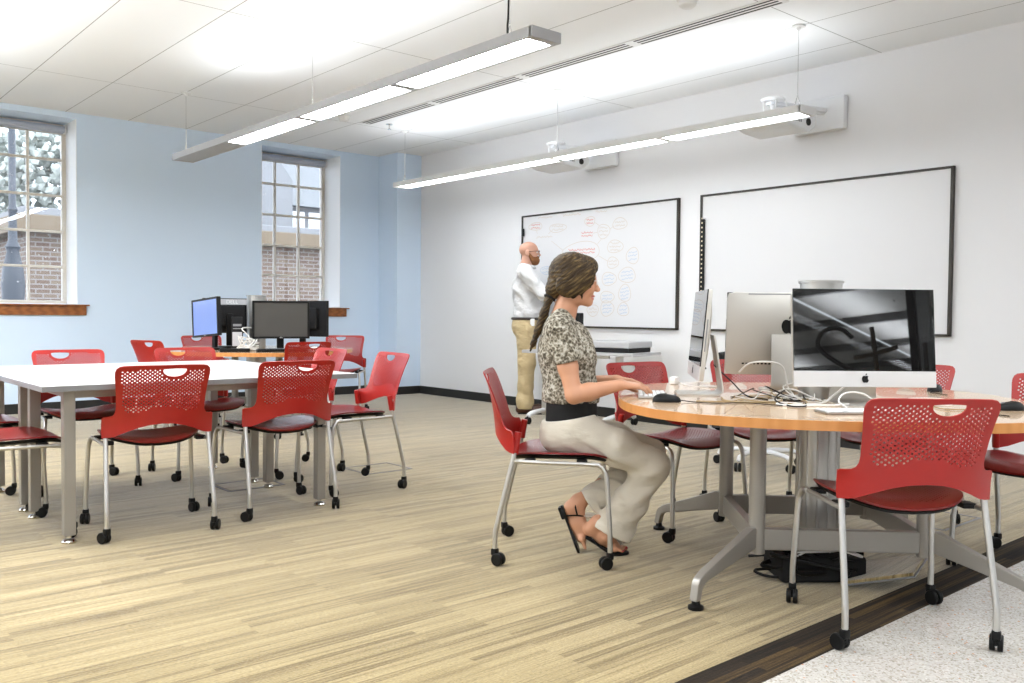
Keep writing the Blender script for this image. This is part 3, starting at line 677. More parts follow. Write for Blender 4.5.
def back_fn(x, z):
    v = (z - .47) / .33
    yc = -.258 - .006 * v - .044 * max(0, v) ** 2.0 if v > 0 else -.258 + .02 * v
    d = .080 * (1 - min(1, max(0, (v - .2) / .8)) ** 1.0) + .012
    u = x / .24
    zz = z - .006 * max(0, v) * (1 - u * u)
    return Vector((x, yc + d * abs(u) ** 2.1, zz))
def make_chair():
    root = empty('stacking_chair'); 
    # backrest outline (right half, from the bottom centre up), sitter's right is +x
    half = [(.0, .527), (.05, .524), (.10, .512), (.15, .492), (.19, .473), (.215, .466), (.241, .464), (.243, .49), (.243, .52), (.243, .553), (.239, .559), (.225, .560), (.210, .563), (.199, .572), (.193, .588), (.192, .61), (.195, .66), (.200, .71), (.205, .75), (.2055, .768), (.201, .783), (.190, .793), (.172, .797), (.12, .800), (.06, .801)]
    outer = half + [(0, .801)] + [(-x, z) for x, z in half[::-1][:-1]]
    slot = []
    sx = .045
    for k in range(13):
        a = PI + PI * k / 12; slot.append((sx + .052 * math.cos(a), .776 + .030 * math.sin(a)))
    slot += [(sx + .05, .782), (sx + .03, .784), (sx, .785), (sx - .03, .784), (sx - .05, .782)]
    holes = [slot]
    for j in range(28):
        for i in range(-22, 23):
            if (i + j) % 2: continue
            x = i * .0103; z = .586 + j * .0080
            lim = .163 + .10 * (z - .586)
            if abs(x) > lim or z > .778: continue
            if abs(x) < .09 and z < .592 + (.012 if abs(x) < .06 else 0): continue
            if abs(x) > .12 and z > .770: continue
            if dist_poly(slot, x, z) < .012 or inside(slot, x, z): continue
            holes.append(hexa(x, z, .0040))
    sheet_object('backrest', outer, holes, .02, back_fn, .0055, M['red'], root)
    # sockets where the back grips the rear legs
    # seat
    def seat_fn(x, y):
        dish = .014 * (abs(x) / .22) ** 2 - .010 * math.exp(-((x / .12) ** 2 + ((y + .02) / .14) ** 2))
        fr = -.032 * max(0, (y - .13) / .125) ** 2
        rr_ = -.020 * max(0, (-.06 - y) / .13) ** 2 * (1 - (x / .25) ** 2)
        return Vector((x, y, .452 + dish + fr + rr_))
    so = []
    for k in range(48):
        a = 2 * PI * k / 48; c_, s_ = math.cos(a), math.sin(a); e = .55
        wx = .218 if s_ > 0 else .218 - .035 * (-s_)
        so.append((wx * math.copysign(abs(c_) ** e, c_), .03 + .215 * math.copysign(abs(s_) ** e, s_)))
    sh = []
    for j in range(36):
        for i in range(-20, 21):
            if (i + j) % 2: continue
            x = i * .0105; y = -.125 + j * .0082
            if (abs(x) / .172) ** 4 + (abs(y - .02) / .15) ** 4 > 1: continue
            sh.append(hexa(x, y, .0030, 5))
    sheet_object('seat', so, sh, .022, seat_fn, .007, M['red_seat_shaded'], root)
    pn = MB(); n_ = 48
    def pan(k, z): return [(so[i][0] * k, .03 + (so[i][1] - .03) * k) for i in range(48)]
    vs = []; fs = []
    for k_, dz in ((.60, -.0065), (.93, -.0065), (.97, -.010), (.94, -.020), (.60, -.026)):
        for (x_, y_) in pan(k_, 0):
            q_ = seat_fn(x_, y_); vs.append((q_.x, q_.y, q_.z + dz))
    for i in range(4):
        for k in range(48): fs.append([i * 48 + k, i * 48 + (k + 1) % 48, (i + 1) * 48 + (k + 1) % 48, (i + 1) * 48 + k])
    for k in range(48): fs.append([k, (k + 1) % 48, 192 + (k + 1) % 48, 192 + k])
    pn.add(vs, fs); pn.build('seat_pan', M['black'], root)
    # underside pan lip
    for s in (-1, 1):
        r_ = MB(); r_.tube(smooth_path([(s * .226, -.178, .432), (s * .226, -.05, .428), (s * .226, .10, .426), (s * .228, .170, .424)]), .0085, 10); r_.build('side_rail', M['tube'], root)
        fl = MB(); fl.tube(smooth_path([(s * .228, .155, .424), (s * .231, .185, .422), (s * .236, .206, .402), (s * .241, .217, .36), (s * .247, .227, .22), (s * .251, .232, .13), (s * .251, .233, .065)]), .0105, 12)
        fo = fl.build('leg', M['tube'], root)
        rl = MB(); rl.tube(smooth_path([(s * .222, -.150, .55), (s * .226, -.165, .46), (s * .230, -.195, .33), (s * .234, -.232, .17), (s * .235, -.240, .13), (s * .235, -.241, .065)]), .0105, 12)
        ro = rl.build('leg', M['tube'], root)
        so_ = MB(); so_.tube(smooth_path([(s * .2215, -.1495, .552), (s * .2255, -.163, .468)]), [.0145, .0155], 14); so_.build('socket', M['red'], root)
        for (x, y, lo, sw) in ((s * .251, .233, fo, .35), (s * .235, -.241, ro, 2.6)):
            k = MB(); R_ = Matrix.Translation((x, y, 0)) @ Matrix.Rotation(sw * s, 4, 'Z')
            for w in (-1, 1):
                k.add(*wheel(.026, .016), Matrix.Translation((x, y, 0)) @ Matrix.Rotation(sw * s, 4, 'Z') @ Matrix.Translation((w * .0115, -.018, .0265)))
            k.box((x, y, .055), (.028, .026, .030), .006, sw * s)
            k.addbm(cbox((.009, .034, .030), .004), R_ @ Matrix.Translation((0, -.008, .036)))
            k.build('caster', M['black'], lo)
    for s in (-1, 1):
        for y in (-.10, .115): MB().box((s * .205, y, .432), (.045, .045, .018), .004).build('seat_bracket', M['black'], root)
    return root
def wheel(r, w):
    n = 20; pr_ = [(r * .55, -w / 2), (r * .9, -w / 2), (r, -w * .3), (r, w * .3), (r * .9, w / 2), (r * .55, w / 2)]
    vs = []; fs = []
    for (q, x) in pr_:
        for k in range(n):
            a = 2 * PI * k / n; vs.append((x, q * math.cos(a), q * math.sin(a)))
    for i in range(5):
        for k in range(n): fs.append([i * n + k, i * n + (k + 1) % n, (i + 1) * n + (k + 1) % n, (i + 1) * n + k])
    fs.append(list(range(n))[::-1]); fs.append([5 * n + k for k in range(n)])
    return vs, fs
def cbox(s, bev):
    bm = bmesh.new(); bmesh.ops.create_cube(bm, size=1)
    for v in bm.verts: v.co = Vector((v.co.x * s[0], v.co.y * s[1], v.co.z * s[2]))
    bmesh.ops.bevel(bm, geom=list(bm.edges), offset=bev, segments=2, affect='EDGES', profile=.5); return bm
chair = make_chair(); first = [True]
def place(x, y, hx, hy, label, group):
    rz = math.atan2(hy, hx) - PI / 2
    if first[0]:
        first[0] = False; o = chair; o.location = (x, y, 0); o.rotation_euler = (0, 0, rz); o['category'] = 'chair'; o['label'] = label; o['group'] = group
    else: o = dup(chair, (x, y, 0), rz, label, None, group)
    return o
GW = 'red chairs around the white tables'; GR = 'red chairs around the round computer table in front'; GB = 'red chairs around the computer table at the back'
d2 = lambda a: (math.cos(math.radians(a)), math.sin(math.radians(a)))
place(1.457, 4.332, *d2(83.2), 'red perforated chair seen from behind, at the near left of the white tables', GW)
place(2.107, 4.354, *d2(88.0), 'red perforated chair seen from behind, at the near right corner of the white tables', GW)
place(2.72, 4.62, -.995, .09, 'red chair turned sideways at the right end of the white tables, nearest the open floor', GW)
place(.885, 4.60, 1, 0, 'red chair cut by the left edge of the photo, nearer of the two there', GW)
place(.885, 5.29, 1, 0, 'red chair cut by the left edge of the photo, farther of the two there', GW)
place(1.485, 5.60, -.02, -1, 'red chair facing the camera across the white tables, nearest the left window', GW)
place(2.215, 5.60, .02, -1, 'red chair facing the camera across the white tables, in front of the blue lit monitor', GW)
place(2.70, 5.32, -1, 0, 'red chair at the right end of the white tables, farther from the camera', GW)
place(3.50, 6.88, .02, 1, 'red chair with its back to the camera, in front of the dark grey monitor', GB)
place(4.62, 8.05, -.65, -.75, 'red chair at the right end of the back computer table, close to the blue column', GB)
place(3.46, 8.50, 0, -1, 'red chair mostly hidden below the blue lit monitor, beyond the back table', GB)
place(2.77, 7.60, .95, .31, 'red chair seen from its side at the left end of the back computer table', GB)
place(2.664, 2.779, .705, -.709, 'red chair the seated woman sits on', GR)
place(3.45, 2.746, -.1, -.99, 'red chair turned toward the table just beyond the seated woman', GR)
place(4.03, 2.65, -.66, -.75, 'red chair behind the computer that shows its silver back', GR)
place(4.36, 2.11, -1, -.05, 'red chair showing as a sliver beside the right edge of the big dark screen', GR)
place(4.03, 1.315, -1, -.02, 'red chair cut by the right edge of the photo, beside the black mouse', GR)
place(2.905, 1.398, *d2(48.7), 'large red perforated chair nearest the camera, at the bottom right', GR)
# ------------------------------------------------------------------ white tables
def white_table(y0, y1, label):
    x0, x1, h = .945, 2.49, .712; cx, cy = (x0 + x1) / 2, (y0 + y1) / 2
    r = empty('white_table', (cx, cy, 0)); tag(r, label, 'table', 'white tables pushed together')
    t = MB(); t.box((0, 0, h - .0125), (x1 - x0 - .006, y1 - y0 - .006, .0245), .002); t.build('tabletop', M['lam_white'], r)
    e = MB(); hx, hy = (x1 - x0) / 2, (y1 - y0) / 2
    for s in (-1, 1):
        e.box((s * (hx - .002), 0, h - .0135), (.004, 2 * hy - .002, .0245), .001); e.box((0, s * (hy - .002), h - .0135), (2 * hx, .004, .0245), .001)
    e.build('edge_band', M['edge_grey'], r)
    a = MB()
    for s in (-1, 1): a.box((0, s * (hy - .11), h - .045), (2 * hx - .3, .03, .04), .003); a.box((s * (hx - .14), 0, h - .045), (.03, 2 * hy - .24, .04), .003)
    a.build('under_frame', M['grey_steel'], r)
    for sx in (-1, 1):
        for sy in (-1, 1):
            x, y = (-.645 if sx < 0 else .600), sy * (hy - .10)
            l = MB(); l.box((x, y, (h - .025 + .035) / 2), (.050, .050, h - .025 - .035), .005); lo = l.build('leg', M['grey_steel'], r)
            f_ = MB(); f_.lathe([(.030, .001), (.031, .008), (.022, .018), (.010, .022), (.010, .036)], (x, y, 0), 18); f_.build('levelling_foot', M['chrome'], lo)
white_table(4.15, 4.968, 'white rectangular table nearest the camera, with grey edge and square grey legs')
white_table(4.972, 5.79, 'white rectangular table pushed against the far side of the near white one')
# ------------------------------------------------------------------ round computer tables
def table_pts(R, n=96):
    out = []
    for k in range(n):
        a = 2 * PI * k / n; r = R * (1 + .045 * math.cos(4 * (a - math.radians(177))))
        out.append((r * math.cos(a), r * math.sin(a)))
    return out
def round_table(x, y, label, R=.865, post_top=1.188):
    h = .703; r = empty('round_computer_table', (x, y, 0)); tag(r, label, 'table', 'round computer tables')
    pl = table_pts(R); t = MB(); t.prism([(a * .998, b_ * .998) for a, b_ in pl], h - .032, h); t.build('tabletop', M['beech'], r)
    e = MB(); n = len(pl); vs = []; fs = []
    for zz, k in ((h - .0335, .990), (h - .0335, 1.0), (h - .001, 1.0), (h - .0005, .9975)):
        vs += [(a * k, b_ * k, zz) for a, b_ in pl]
    for i in range(3):
        for k in range(n): fs.append([i * n + k, i * n + (k + 1) % n, (i + 1) * n + (k + 1) % n, (i + 1) * n + k])
    e.add(vs, fs); e.build('edge_band', M['beech_edge'], r, ang=30)
    # central service post
    p = MB(); p.lathe([(.083, .02), (.083, h - .034)], (0, 0, 0), 40)
    for k in range(12):
        a = 2 * PI * k / 12; p.cyl((.082 * math.cos(a), .082 * math.sin(a), .02), (.082 * math.cos(a), .082 * math.sin(a), h - .035), .005, n=6)
    p.build('service_post', M['alu'], r)
    p = MB(); p.lathe([(.083, h + .0005), (.083, post_top - .012), (.090, post_top - .011), (.090, post_top - .003), (.086, post_top)], (0, 0, 0), 40); p.build('post_tower', M['alu'], r)
    # four legs: tube, arm with foot; ring of beams
    rc = .445; ang = [math.radians(a) for a in (181, 271, 1, 91)]
    for a in ang:
        c_, s_ = math.cos(a), math.sin(a); cx, cy = rc * c_, rc * s_
        l = MB(); l.cyl((cx, cy, .135), (cx, cy, h - .034), .031, n=24); lo = l.build('leg', M['grey_steel'], r)
        pf = MB(); D = Vector((c_, s_, 0)); W = Vector((-s_, c_, 0))
        def P(d, z, w): return Vector((cx, cy, 0)) + D * d + W * w + Vector((0, 0, z))
        prof = [(.022, .238), (.05, .240), (.345, .128), (.378, .108), (.388, .09), (.400, .03), (.370, .03), (.360, .072), (.350, .084), (.325, .094), (.022, .160)]
        bm = bmesh.new(); A_ = [[bm.verts.new(P(d, z, w)) for d, z in prof] for w in (-.017, .017)]
        bm.faces.new(A_[0]); bm.faces.new(A_[1][::-1])
        for i in range(len(prof)): bm.faces.new([A_[0][i], A_[1][i], A_[1][(i + 1) % len(prof)], A_[0][(i + 1) % len(prof)]])
        bmesh.ops.recalc_face_normals(bm, faces=list(bm.faces)); bmesh.ops.bevel(bm, geom=list(bm.edges), offset=.007, segments=2, affect='EDGES', profile=.5)
        pf.addbm(bm); pf.build('foot_arm', M['grey_steel'], r)
        g = MB(); q = P(.38, 0, 0); g.lathe([(.028, .001), (.028, .012), (.016, .018), (.014, .032)], (q.x, q.y, 0), 18); g.build('glide', M['black'], r)
    for i in range(4):
        a, b_ = ang[i], ang[(i + 1) % 4]; p0 = Vector((rc * math.cos(a), rc * math.sin(a), .19)); p1 = Vector((rc * math.cos(b_), rc * math.sin(b_), .19)); d = (p1 - p0)
        g = MB(); g.box((p0 + p1) / 2, (d.length - .05, .036, .082), .006, math.atan2(d.y, d.x)); g.build('stretcher_beam', M['grey_steel'], r)
    return r
RX, RY = 3.352, 1.925
round_table(RX, RY, 'round wooden computer table with a silver post, where the woman sits')
round_table(3.50, 7.60, 'round wooden computer table with a silver post, at the back near the windows', post_top=1.19)
# black cable box and tangle below the post, lifted floor lid
t = empty('cable_box', (3.215, 1.855, 0)); tag(t, 'black box of plugs and cables on the carpet under the silver post', 'cable box')
b = MB(); b.box((0, 0, .055), (.34, .22, .10), .015, -.65); b.build('box_body', M['blackmatte'], t)
cb = MB(); rnd = random.Random(11)
for k in range(14):
    p = [(rnd.uniform(-.24, .22), rnd.uniform(-.14, .14), rnd.uniform(.02, .14)) for _ in range(5)]
    R_ = Matrix.Rotation(-.65, 4, 'Z'); cb.tube([R_ @ q for q in smooth_path(p, 6)], .006, 6)
cb.build('cable_tangle', M['black'], t)
wc = MB()
for k in range(6):
    p = [(rnd.uniform(-.22, .24), rnd.uniform(-.12, .12), rnd.uniform(.10, .16)) for _ in range(4)]
    R_ = Matrix.Rotation(-.65, 4, 'Z'); wc.tube([R_ @ q for q in smooth_path(p, 6)], .004, 6)
wc.build('white_cables', M['white_plastic'], t)
t = empty('floor_hatch', (3.345, 1.755, 0)); tag(t, 'carpeted floor hatch propped open under the near round table', 'floor hatch')
Rh = Matrix.Rotation(math.radians(16), 4, 'Z') @ Matrix.Translation((0, 0, .006)) @ Matrix.Rotation(math.radians(-17), 4, 'X') @ Matrix.Translation((0, -.26, 0))
q = MB(); q.addbm(cbox((.34, .26, .012), .002), Rh @ Matrix.Translation((0, .13, .008))); q.build('carpet_lid', M['carpet'], t)
q = MB(); q.addbm(cbox((.35, .27, .006), .002), Rh @ Matrix.Translation((0, .13, -.001))); q.build('metal_tray', M['edge_grey'], t)
def floor_plate(x, y, w, d, rz, label):
    r = empty('floor_outlet_frame', (x, y, 0), rz); tag(r, label, 'floor outlet', 'floor outlet frames in the carpet')
    q = MB()
    for s in (-1, 1): q.box((s * w / 2, 0, .0015), (.016, d, .003), .001); q.box((0, s * d / 2, .0015), (w, .016, .003), .001)
    q.build('metal_frame', M['edge_grey'], r)
    q = MB(); q.box((0, 0, .001), (w - .03, d - .03, .002)); q.build('carpet_insert', M['carpet'], r)
floor_plate(2.26, 5.02, .34, .26, 0, 'grey framed floor outlet lid under the white tables')
floor_plate(3.17, 5.02, .34, .30, 0, 'grey framed floor outlet lid in the open carpet beside the sideways red chair')
floor_plate(4.62, 2.02, .42, .34, 0, 'grey framed floor outlet lid in the carpet at the right edge')
# ------------------------------------------------------------------ all-in-one computers
M['screen'] = mat('black glass screen', (.006, .006, .006, 1), .015, spec=1.0)
M['chin'] = mat('pale aluminium chin', (.66, .66, .66, 1), .35, metal=.35)
def apple_poly(s):
    pts = []
    body = [(0, .36), (.12, .42), (.26, .42), (.38, .34), (.30, .24), (.27, .10), (.31, -.03), (.42, -.12), (.36, -.28), (.25, -.42), (.14, -.46), (.0, -.41), (-.14, -.46), (-.26, -.42), (-.38, -.26), (-.45, -.04), (-.44, .16), (-.35, .34), (-.22, .42), (-.10, .41)]
    leaf = [(.0, .46), (.02, .58), (.10, .68), (.20, .72), (.19, .60), (.11, .50)]
    return [(x * s, y * s) for x, y in body], [(x * s, y * s) for x, y in leaf]
ALLW = .545
def all_in_one(name, x, y, nx, ny, tilt, label, group='silver all in one computers'):
    rz = math.atan2(ny, nx) + PI / 2      # local -y is the way the screen faces
    r = empty(name, (x, y, .703), rz); tag(r, label, 'computer', group)
    W, H, T = ALLW, .373, .030; z0 = .072; T0 = Matrix.Translation((0, -.02, z0)) @ Matrix.Rotation(-tilt, 4, 'X')
    # back shell: curved, thicker toward the middle
    nxg, nzg = 17, 13; vs = []; fs = []
    for j in range(nzg):
        for i in range(nxg):
            u = -1 + 2 * i / (nxg - 1); v = -1 + 2 * j / (nzg - 1)
            cut = .0
            xx = u * W / 2; zz = H / 2 + v * H / 2
            if abs(u) > .93 and abs(v) > .90:
                xx -= math.copysign(.006, u); zz -= math.copysign(.006, v)
            vs.append((xx, .010 + .026 * (1 - abs(u) ** 2.6) * (1 - abs(v) ** 2.6), zz))
    nb = len(vs)
    vs += [(p[0], -.006, p[2]) for p in vs]
    for j in range(nzg - 1):
        for i in range(nxg - 1):
            a = j * nxg + i; fs.append([a, a + 1, a + nxg + 1, a + nxg]); fs.append([nb + a, nb + a + nxg, nb + a + nxg + 1, nb + a + 1])
    rim = [i for i in range(nxg)] + [j * nxg + nxg - 1 for j in range(1, nzg)] + [(nzg - 1) * nxg + i for i in range(nxg - 2, -1, -1)] + [j * nxg for j in range(nzg - 2, 0, -1)]
    for k in range(len(rim)):
        a, b_ = rim[k], rim[(k + 1) % len(rim)]; fs.append([a, nb + a, nb + b_, b_])
    q = MB(); q.add(vs, fs, T0); sh = q.build('back_shell', M['imac_alu'], r)
    q = MB(); q.addbm(cbox((W - .002, .006, .060), .002), T0 @ Matrix.Translation((0, -.0085, .030))); ch = q.build('chin', M['chin'], r)
    q = MB(); q.addbm(cbox((W - .003, .005, H - .061), .002), T0 @ Matrix.Translation((0, -.0085, .0605 + (H - .061) / 2))); q.build('screen_glass', M['screen'], r)
    bd, lf = apple_poly(.030); MM = T0 @ Matrix.Translation((0, -.0122, .030)) @ Matrix.Rotation(PI / 2, 4, 'X')
    q = MB(); q.prism(bd, 0, .0012, MM); q.prism(lf, 0, .0012, MM); q.build('logo', M['black'], ch)
    bd, lf = apple_poly(.072); MM = T0 @ Matrix.Translation((0, .0345, H * .60)) @ Matrix.Rotation(PI, 4, 'Z') @ Matrix.Rotation(PI / 2, 4, 'X')
    q = MB(); q.prism(bd, 0, .003, MM); q.prism(lf, 0, .003, MM); q.build('logo', M['black'], sh)
    q = MB()
    for k in range(9): q.addbm(cbox((.010, .004, .007), .001), T0 @ Matrix.Translation((.06 + .017 * k, .0265 - .0006 * k, .052)))
    q.build('port_row', M['black'], sh)
    q = MB(); q.addbm(cbox((.36, .003, .005), .001), T0 @ Matrix.Translation((0, .0125, H - .006))); q.build('vent_slit', M['edge_grey'], sh)
    q = MB(); q.addbm(cbox((.002, .005, .13), .0005), T0 @ Matrix.Translation((W / 2, .002, H * .5))); q.build('disc_slot', M['edge_grey'], sh)
    # stand: bent sheet
    pr_ = smooth_path([(0, .052, .255), (0, .066, .17), (0, .082, .07), (0, .088, .03), (0, .080, .010), (0, .05, .004), (0, -.10, .004)], 5)
    vs = []; fs = []; m = len(pr_)
    for i, p in enumerate(pr_):
        w = .082 + .012 * min(1, i / (m * .6)); tq = (pr_[min(i + 1, m - 1)] - pr_[max(i - 1, 0)]).normalized(); nn = Vector((0, -tq.z, tq.y)) * .0035
        for s in (-1, 1):
            for e in (-1, 1): vs.append((s * w, p.y + nn.y * e, p.z + nn.z * e))
    for i in range(m - 1):
        a = 4 * i; b_ = a + 4
        fs += [[a, a + 2, b_ + 2, b_], [a + 1, b_ + 1, b_ + 3, a + 3], [a, b_, b_ + 1, a + 1], [a + 2, a + 3, b_ + 3, b_ + 2]]
    fs += [[0, 1, 3, 2], [4 * m - 4, 4 * m - 2, 4 * m - 1, 4 * m - 3]]
    q = MB(); q.add(vs, fs); q.build('stand', M['imac_alu'], r)
    return r
all_in_one('all_in_one_computer', 3.20, 1.66, -.635, -.773, math.radians(6), 'silver computer with a large dark screen facing the camera, nearest the camera')
all_in_one('all_in_one_computer', 3.09, 2.335, -.675, .737, math.radians(5), 'silver computer seen edge on in front of the seated woman')
all_in_one('all_in_one_computer', 3.565, 2.215, .66, .75, math.radians(5), 'silver computer turned away, showing its back with the black logo')
# ------------------------------------------------------------------ keyboards, mice, adapter, cables on the near table
M['key'] = mat('white keys', (.78, .78, .78, 1), .4)
def keyboard(x, y, rz, label):
    r = empty('keyboard', (x, y, .703), rz); tag(r, label, 'keyboard', 'white keyboards')
    q = MB(); q.box((0, 0, .005), (.285, .115, .007), .002); q.build('keyboard_plate', M['alu'], r)
    k = MB()
    for j in range(6):
        n = 14 if j else 7
        for i in range(n):
            if j == 0 and i == 3: k.box((-.02, -.046, .0105), (.088, .014, .004), .001); continue
            if j == 0: xx = -.128 + .019 * i if i < 3 else .045 + .019 * (i - 4)
            else: xx = -.1275 + .0196 * i
            k.box((xx, -.046 + .0185 * j, .0105), (.0155, .0145, .004), .001, seg=1)
    k.build('keys', M['key'], r)
keyboard(2.855, 2.40, math.radians(132) - PI / 2 + PI, 'white keyboard under the typing hands of the woman')
keyboard(2.945, 1.535, math.radians(-37), 'white keyboard partly hidden by the large nearest red chair')
def mouse(x, y, rz, cable, label):
    r = empty('computer_mouse', (x, y, .703), rz); tag(r, label, 'mouse', 'black computer mice')
    q = MB(); n = 14; vs = []; fs = []
    for j in range(7):
        ph = PI / 2 * j / 6
        for k in range(24):
            a = 2 * PI * k / 24; c_, s_ = math.cos(a), math.sin(a); wv = .031 * (1 - .10 * s_)
            vs.append((wv * c_ * math.cos(ph) ** .55, .056 * s_ * math.cos(ph) ** .6, .001 + (.030 + .003 * -s_) * math.sin(ph)))
    for j in range(6):
        for k in range(24): fs.append([j * 24 + k, j * 24 + (k + 1) % 24, (j + 1) * 24 + (k + 1) % 24, (j + 1) * 24 + k])
    fs.append(list(range(24))[::-1]); fs.append([6 * 24 + k for k in range(24)])
    q.add(vs, fs); q.build('mouse_body', M['black'], r)
    q = MB(); q.cyl((-.003, .030, .0235), (.003, .030, .0235), .007, n=14); q.build('scroll_wheel', M['edge_grey'], r)
    q = MB(); q.tube(smooth_path([(0, .05, .008)] + cable, 8), .0022, 6); q.build('mouse_cable', M['black'], r)
mouse(2.70, 2.195, math.radians(-135), [(.01, .10, .003), (.05, .18, .003), (.02, .30, .003), (.10, .42, .003)], 'black mouse beside the hands of the woman')
mouse(3.50, 1.245, math.radians(58), [(0, .09, .003), (.0, .16, .003), (-.06, .22, .003), (-.20, .16, .003)], 'black mouse near the right edge of the photo')
mouse(4.10, 1.78, math.radians(100), [(.0, .08, .003), (-.02, .12, .003), (-.1, .20, .003)], 'black mouse beside the lower right corner of the big dark screen')
t = empty('power_adapter', (3.42, 2.735, .703)); tag(t, 'small white plug adapter on the far edge of the near round table', 'adapter')
q = MB(); q.box((0, 0, .019), (.038, .038, .038), .009); q.build('adapter_body', M['white_plastic'], t)
q = MB(); q.tube(smooth_path([(.0, -.02, .02), (.01, -.05, .004), (-.03, -.12, .003), (-.02, -.2, .003), (.05, -.22, .003), (.02, -.14, .003), (-.05, -.24, .003)], 8), .0025, 6); q.build('adapter_cable', M['white_plastic'], t)
rnd = random.Random(5)
def cable(name, pts, r, m, label, group):
    q = MB(); q.tube(smooth_path(pts, 10), r, 7); return tag(q.build(name, m), label, 'cable', group)
Z = .703
M['cable_tan'] = mat('tan cable', (.34, .25, .12, 1), .5); M['cable_white'] = mat('white cable', (.78, .77, .74, 1), .45)
GC = 'computer cables looping across the near table'
cable('power_cable', [(3.66, 2.19, .80), (3.56, 2.13, .83), (3.47, 2.04, .80), (3.44, 1.98, .72), (3.33, 2.02, Z + .004), (3.18, 1.98, Z + .004)], .0042, M['cable_white'], 'white cable arching from the back of the silver backed computer to the table', GC)
cable('power_cable', [(3.205, 2.215, .80), (3.22, 2.17, .84), (3.29, 2.11, .845), (3.33, 2.08, .82), (3.335, 2.06, .74), (3.33, 2.03, Z + .004), (3.22, 1.99, Z + .004)], .004, M['cable_white'], 'white cable standing in a square loop beside the edge on computer', GC)
cable('power_cable', [(3.53, 2.04, .85), (3.50, 1.97, .90), (3.45, 1.93, .93), (3.44, 1.91, .84), (3.40, 1.97, .76), (3.38, 2.02, Z + .004), (3.30, 2.07, Z + .004)], .0045, M['cable_white'], 'tall white cable loop in front of the silver stand', GC)
cable('power_cable', [(3.20, 1.70, .80), (3.16, 1.75, .74), (3.10, 1.78, Z + .004), (3.00, 1.88, Z + .004), (2.93, 1.83, Z + .004), (3.06, 1.72, Z + .004), (3.14, 1.68, Z + .006)], .0045, M['cable_white'], 'white cable looping left from below the big dark screen', GC)
cable('usb_cable', [(3.14, 2.30, .83), (3.16, 2.22, .76), (3.13, 2.12, Z + .006), (3.10, 1.98, Z + .003), (3.19, 1.90, Z + .003), (3.24, 1.93, Z + .012), (3.34, 1.99, Z + .02)], .0028, M['black'], 'thin black cable running from the edge on computer across the wood', GC)
cable('usb_cable', [(2.80, 2.13, Z + .003), (2.90, 2.04, Z + .003), (2.98, 2.05, Z + .004), (3.00, 1.95, Z + .003), (3.02, 1.86, Z + .003), (2.98, 1.80, Z + .003), (3.10, 1.83, Z + .006), (3.22, 1.96, Z + .01)], .0026, M['cable_tan'], 'thin tan cable lying along the front of the tangle', GC)
cable('usb_cable', [(3.02, 2.17, Z + .003), (2.92, 2.08, Z + .003), (2.93, 1.98, Z + .003), (3.08, 1.93, Z + .004), (3.16, 2.02, Z + .02), (3.24, 2.08, Z + .03)], .0026, M['cable_tan'], 'thin tan cable looping beside the foot of the edge on computer', GC)
cable('usb_cable', [(3.26, 2.12, Z + .04), (3.22, 2.0, Z + .012), (3.12, 1.90, Z + .005), (3.04, 1.80, Z + .004), (2.96, 1.76, Z + .004), (2.93, 1.80, Z + .004), (3.02, 1.92, Z + .012), (3.2, 2.0, Z + .03), (3.36, 2.06, Z + .03)], .003, M['blackmatte'], 'black cable in the middle of the tangle', GC)
cable('usb_cable', [(3.42, 2.02, Z + .004), (3.28, 1.96, Z + .006), (3.22, 1.84, Z + .004), (3.15, 1.86, Z + .004), (3.20, 1.96, Z + .02), (3.30, 2.06, Z + .04), (3.46, 2.10, Z + .05)], .003, M['cable_white'], 'white cable knotted through the middle of the tangle', GC)
cable('usb_cable', [(3.56, 1.55, Z + .004), (3.47, 1.44, Z + .004), (3.42, 1.55, Z + .004), (3.58, 1.66, Z + .004), (3.70, 1.60, Z + .004), (3.62, 1.48, Z + .004)], .003, M['cable_white'], 'white cable coiled on the table right of the big dark screen', GC)
cable('usb_cable', [(3.46, 1.50, Z + .004), (3.36, 1.46, Z + .004), (3.30, 1.38, Z + .004), (3.42, 1.32, Z + .004), (3.52, 1.36, Z + .004)], .0026, M['cable_tan'], 'thin tan cable seen through the handle slot of the nearest chair', GC)
cable('keyboard_cable', [(2.98, 1.60, Z + .010), (3.01, 1.65, Z + .03), (3.08, 1.66, Z + .055), (3.14, 1.62, Z + .05), (3.19, 1.58, Z + .004)], .003, M['cable_white'], 'white keyboard cable arching below the big dark screen', GC)

t = empty('cable_tangle', (3.22, 1.99, .703)); tag(t, 'loose tangle of thin tan and white cables in front of the silver backed computer', 'cables')
rnd = random.Random(77); RT = Vector((.756, -.654, 0)); FW_ = Vector((.654, .756, 0))
for k in range(13):
    pts = []; u0 = rnd.uniform(-.26, .02); ln = rnd.uniform(.22, .42)
    for j in range(6):
        pts.append(RT * (u0 + ln * j / 5 + rnd.uniform(-.03, .03)) + FW_ * rnd.uniform(-.13, .10) + Vector((0, 0, .004 + (rnd.uniform(.0, .045) if j in (2, 3) and k % 2 else .0))))
    q = MB(); q.tube(smooth_path(pts, 8), .0022 if k % 3 else .0035, 6); q.build('cable_strand', (M['cable_tan'], M['cable_white'], M['blackmatte'])[(0, 1, 0, 2)[k % 4]] if k % 3 else M['cable_white'], t)
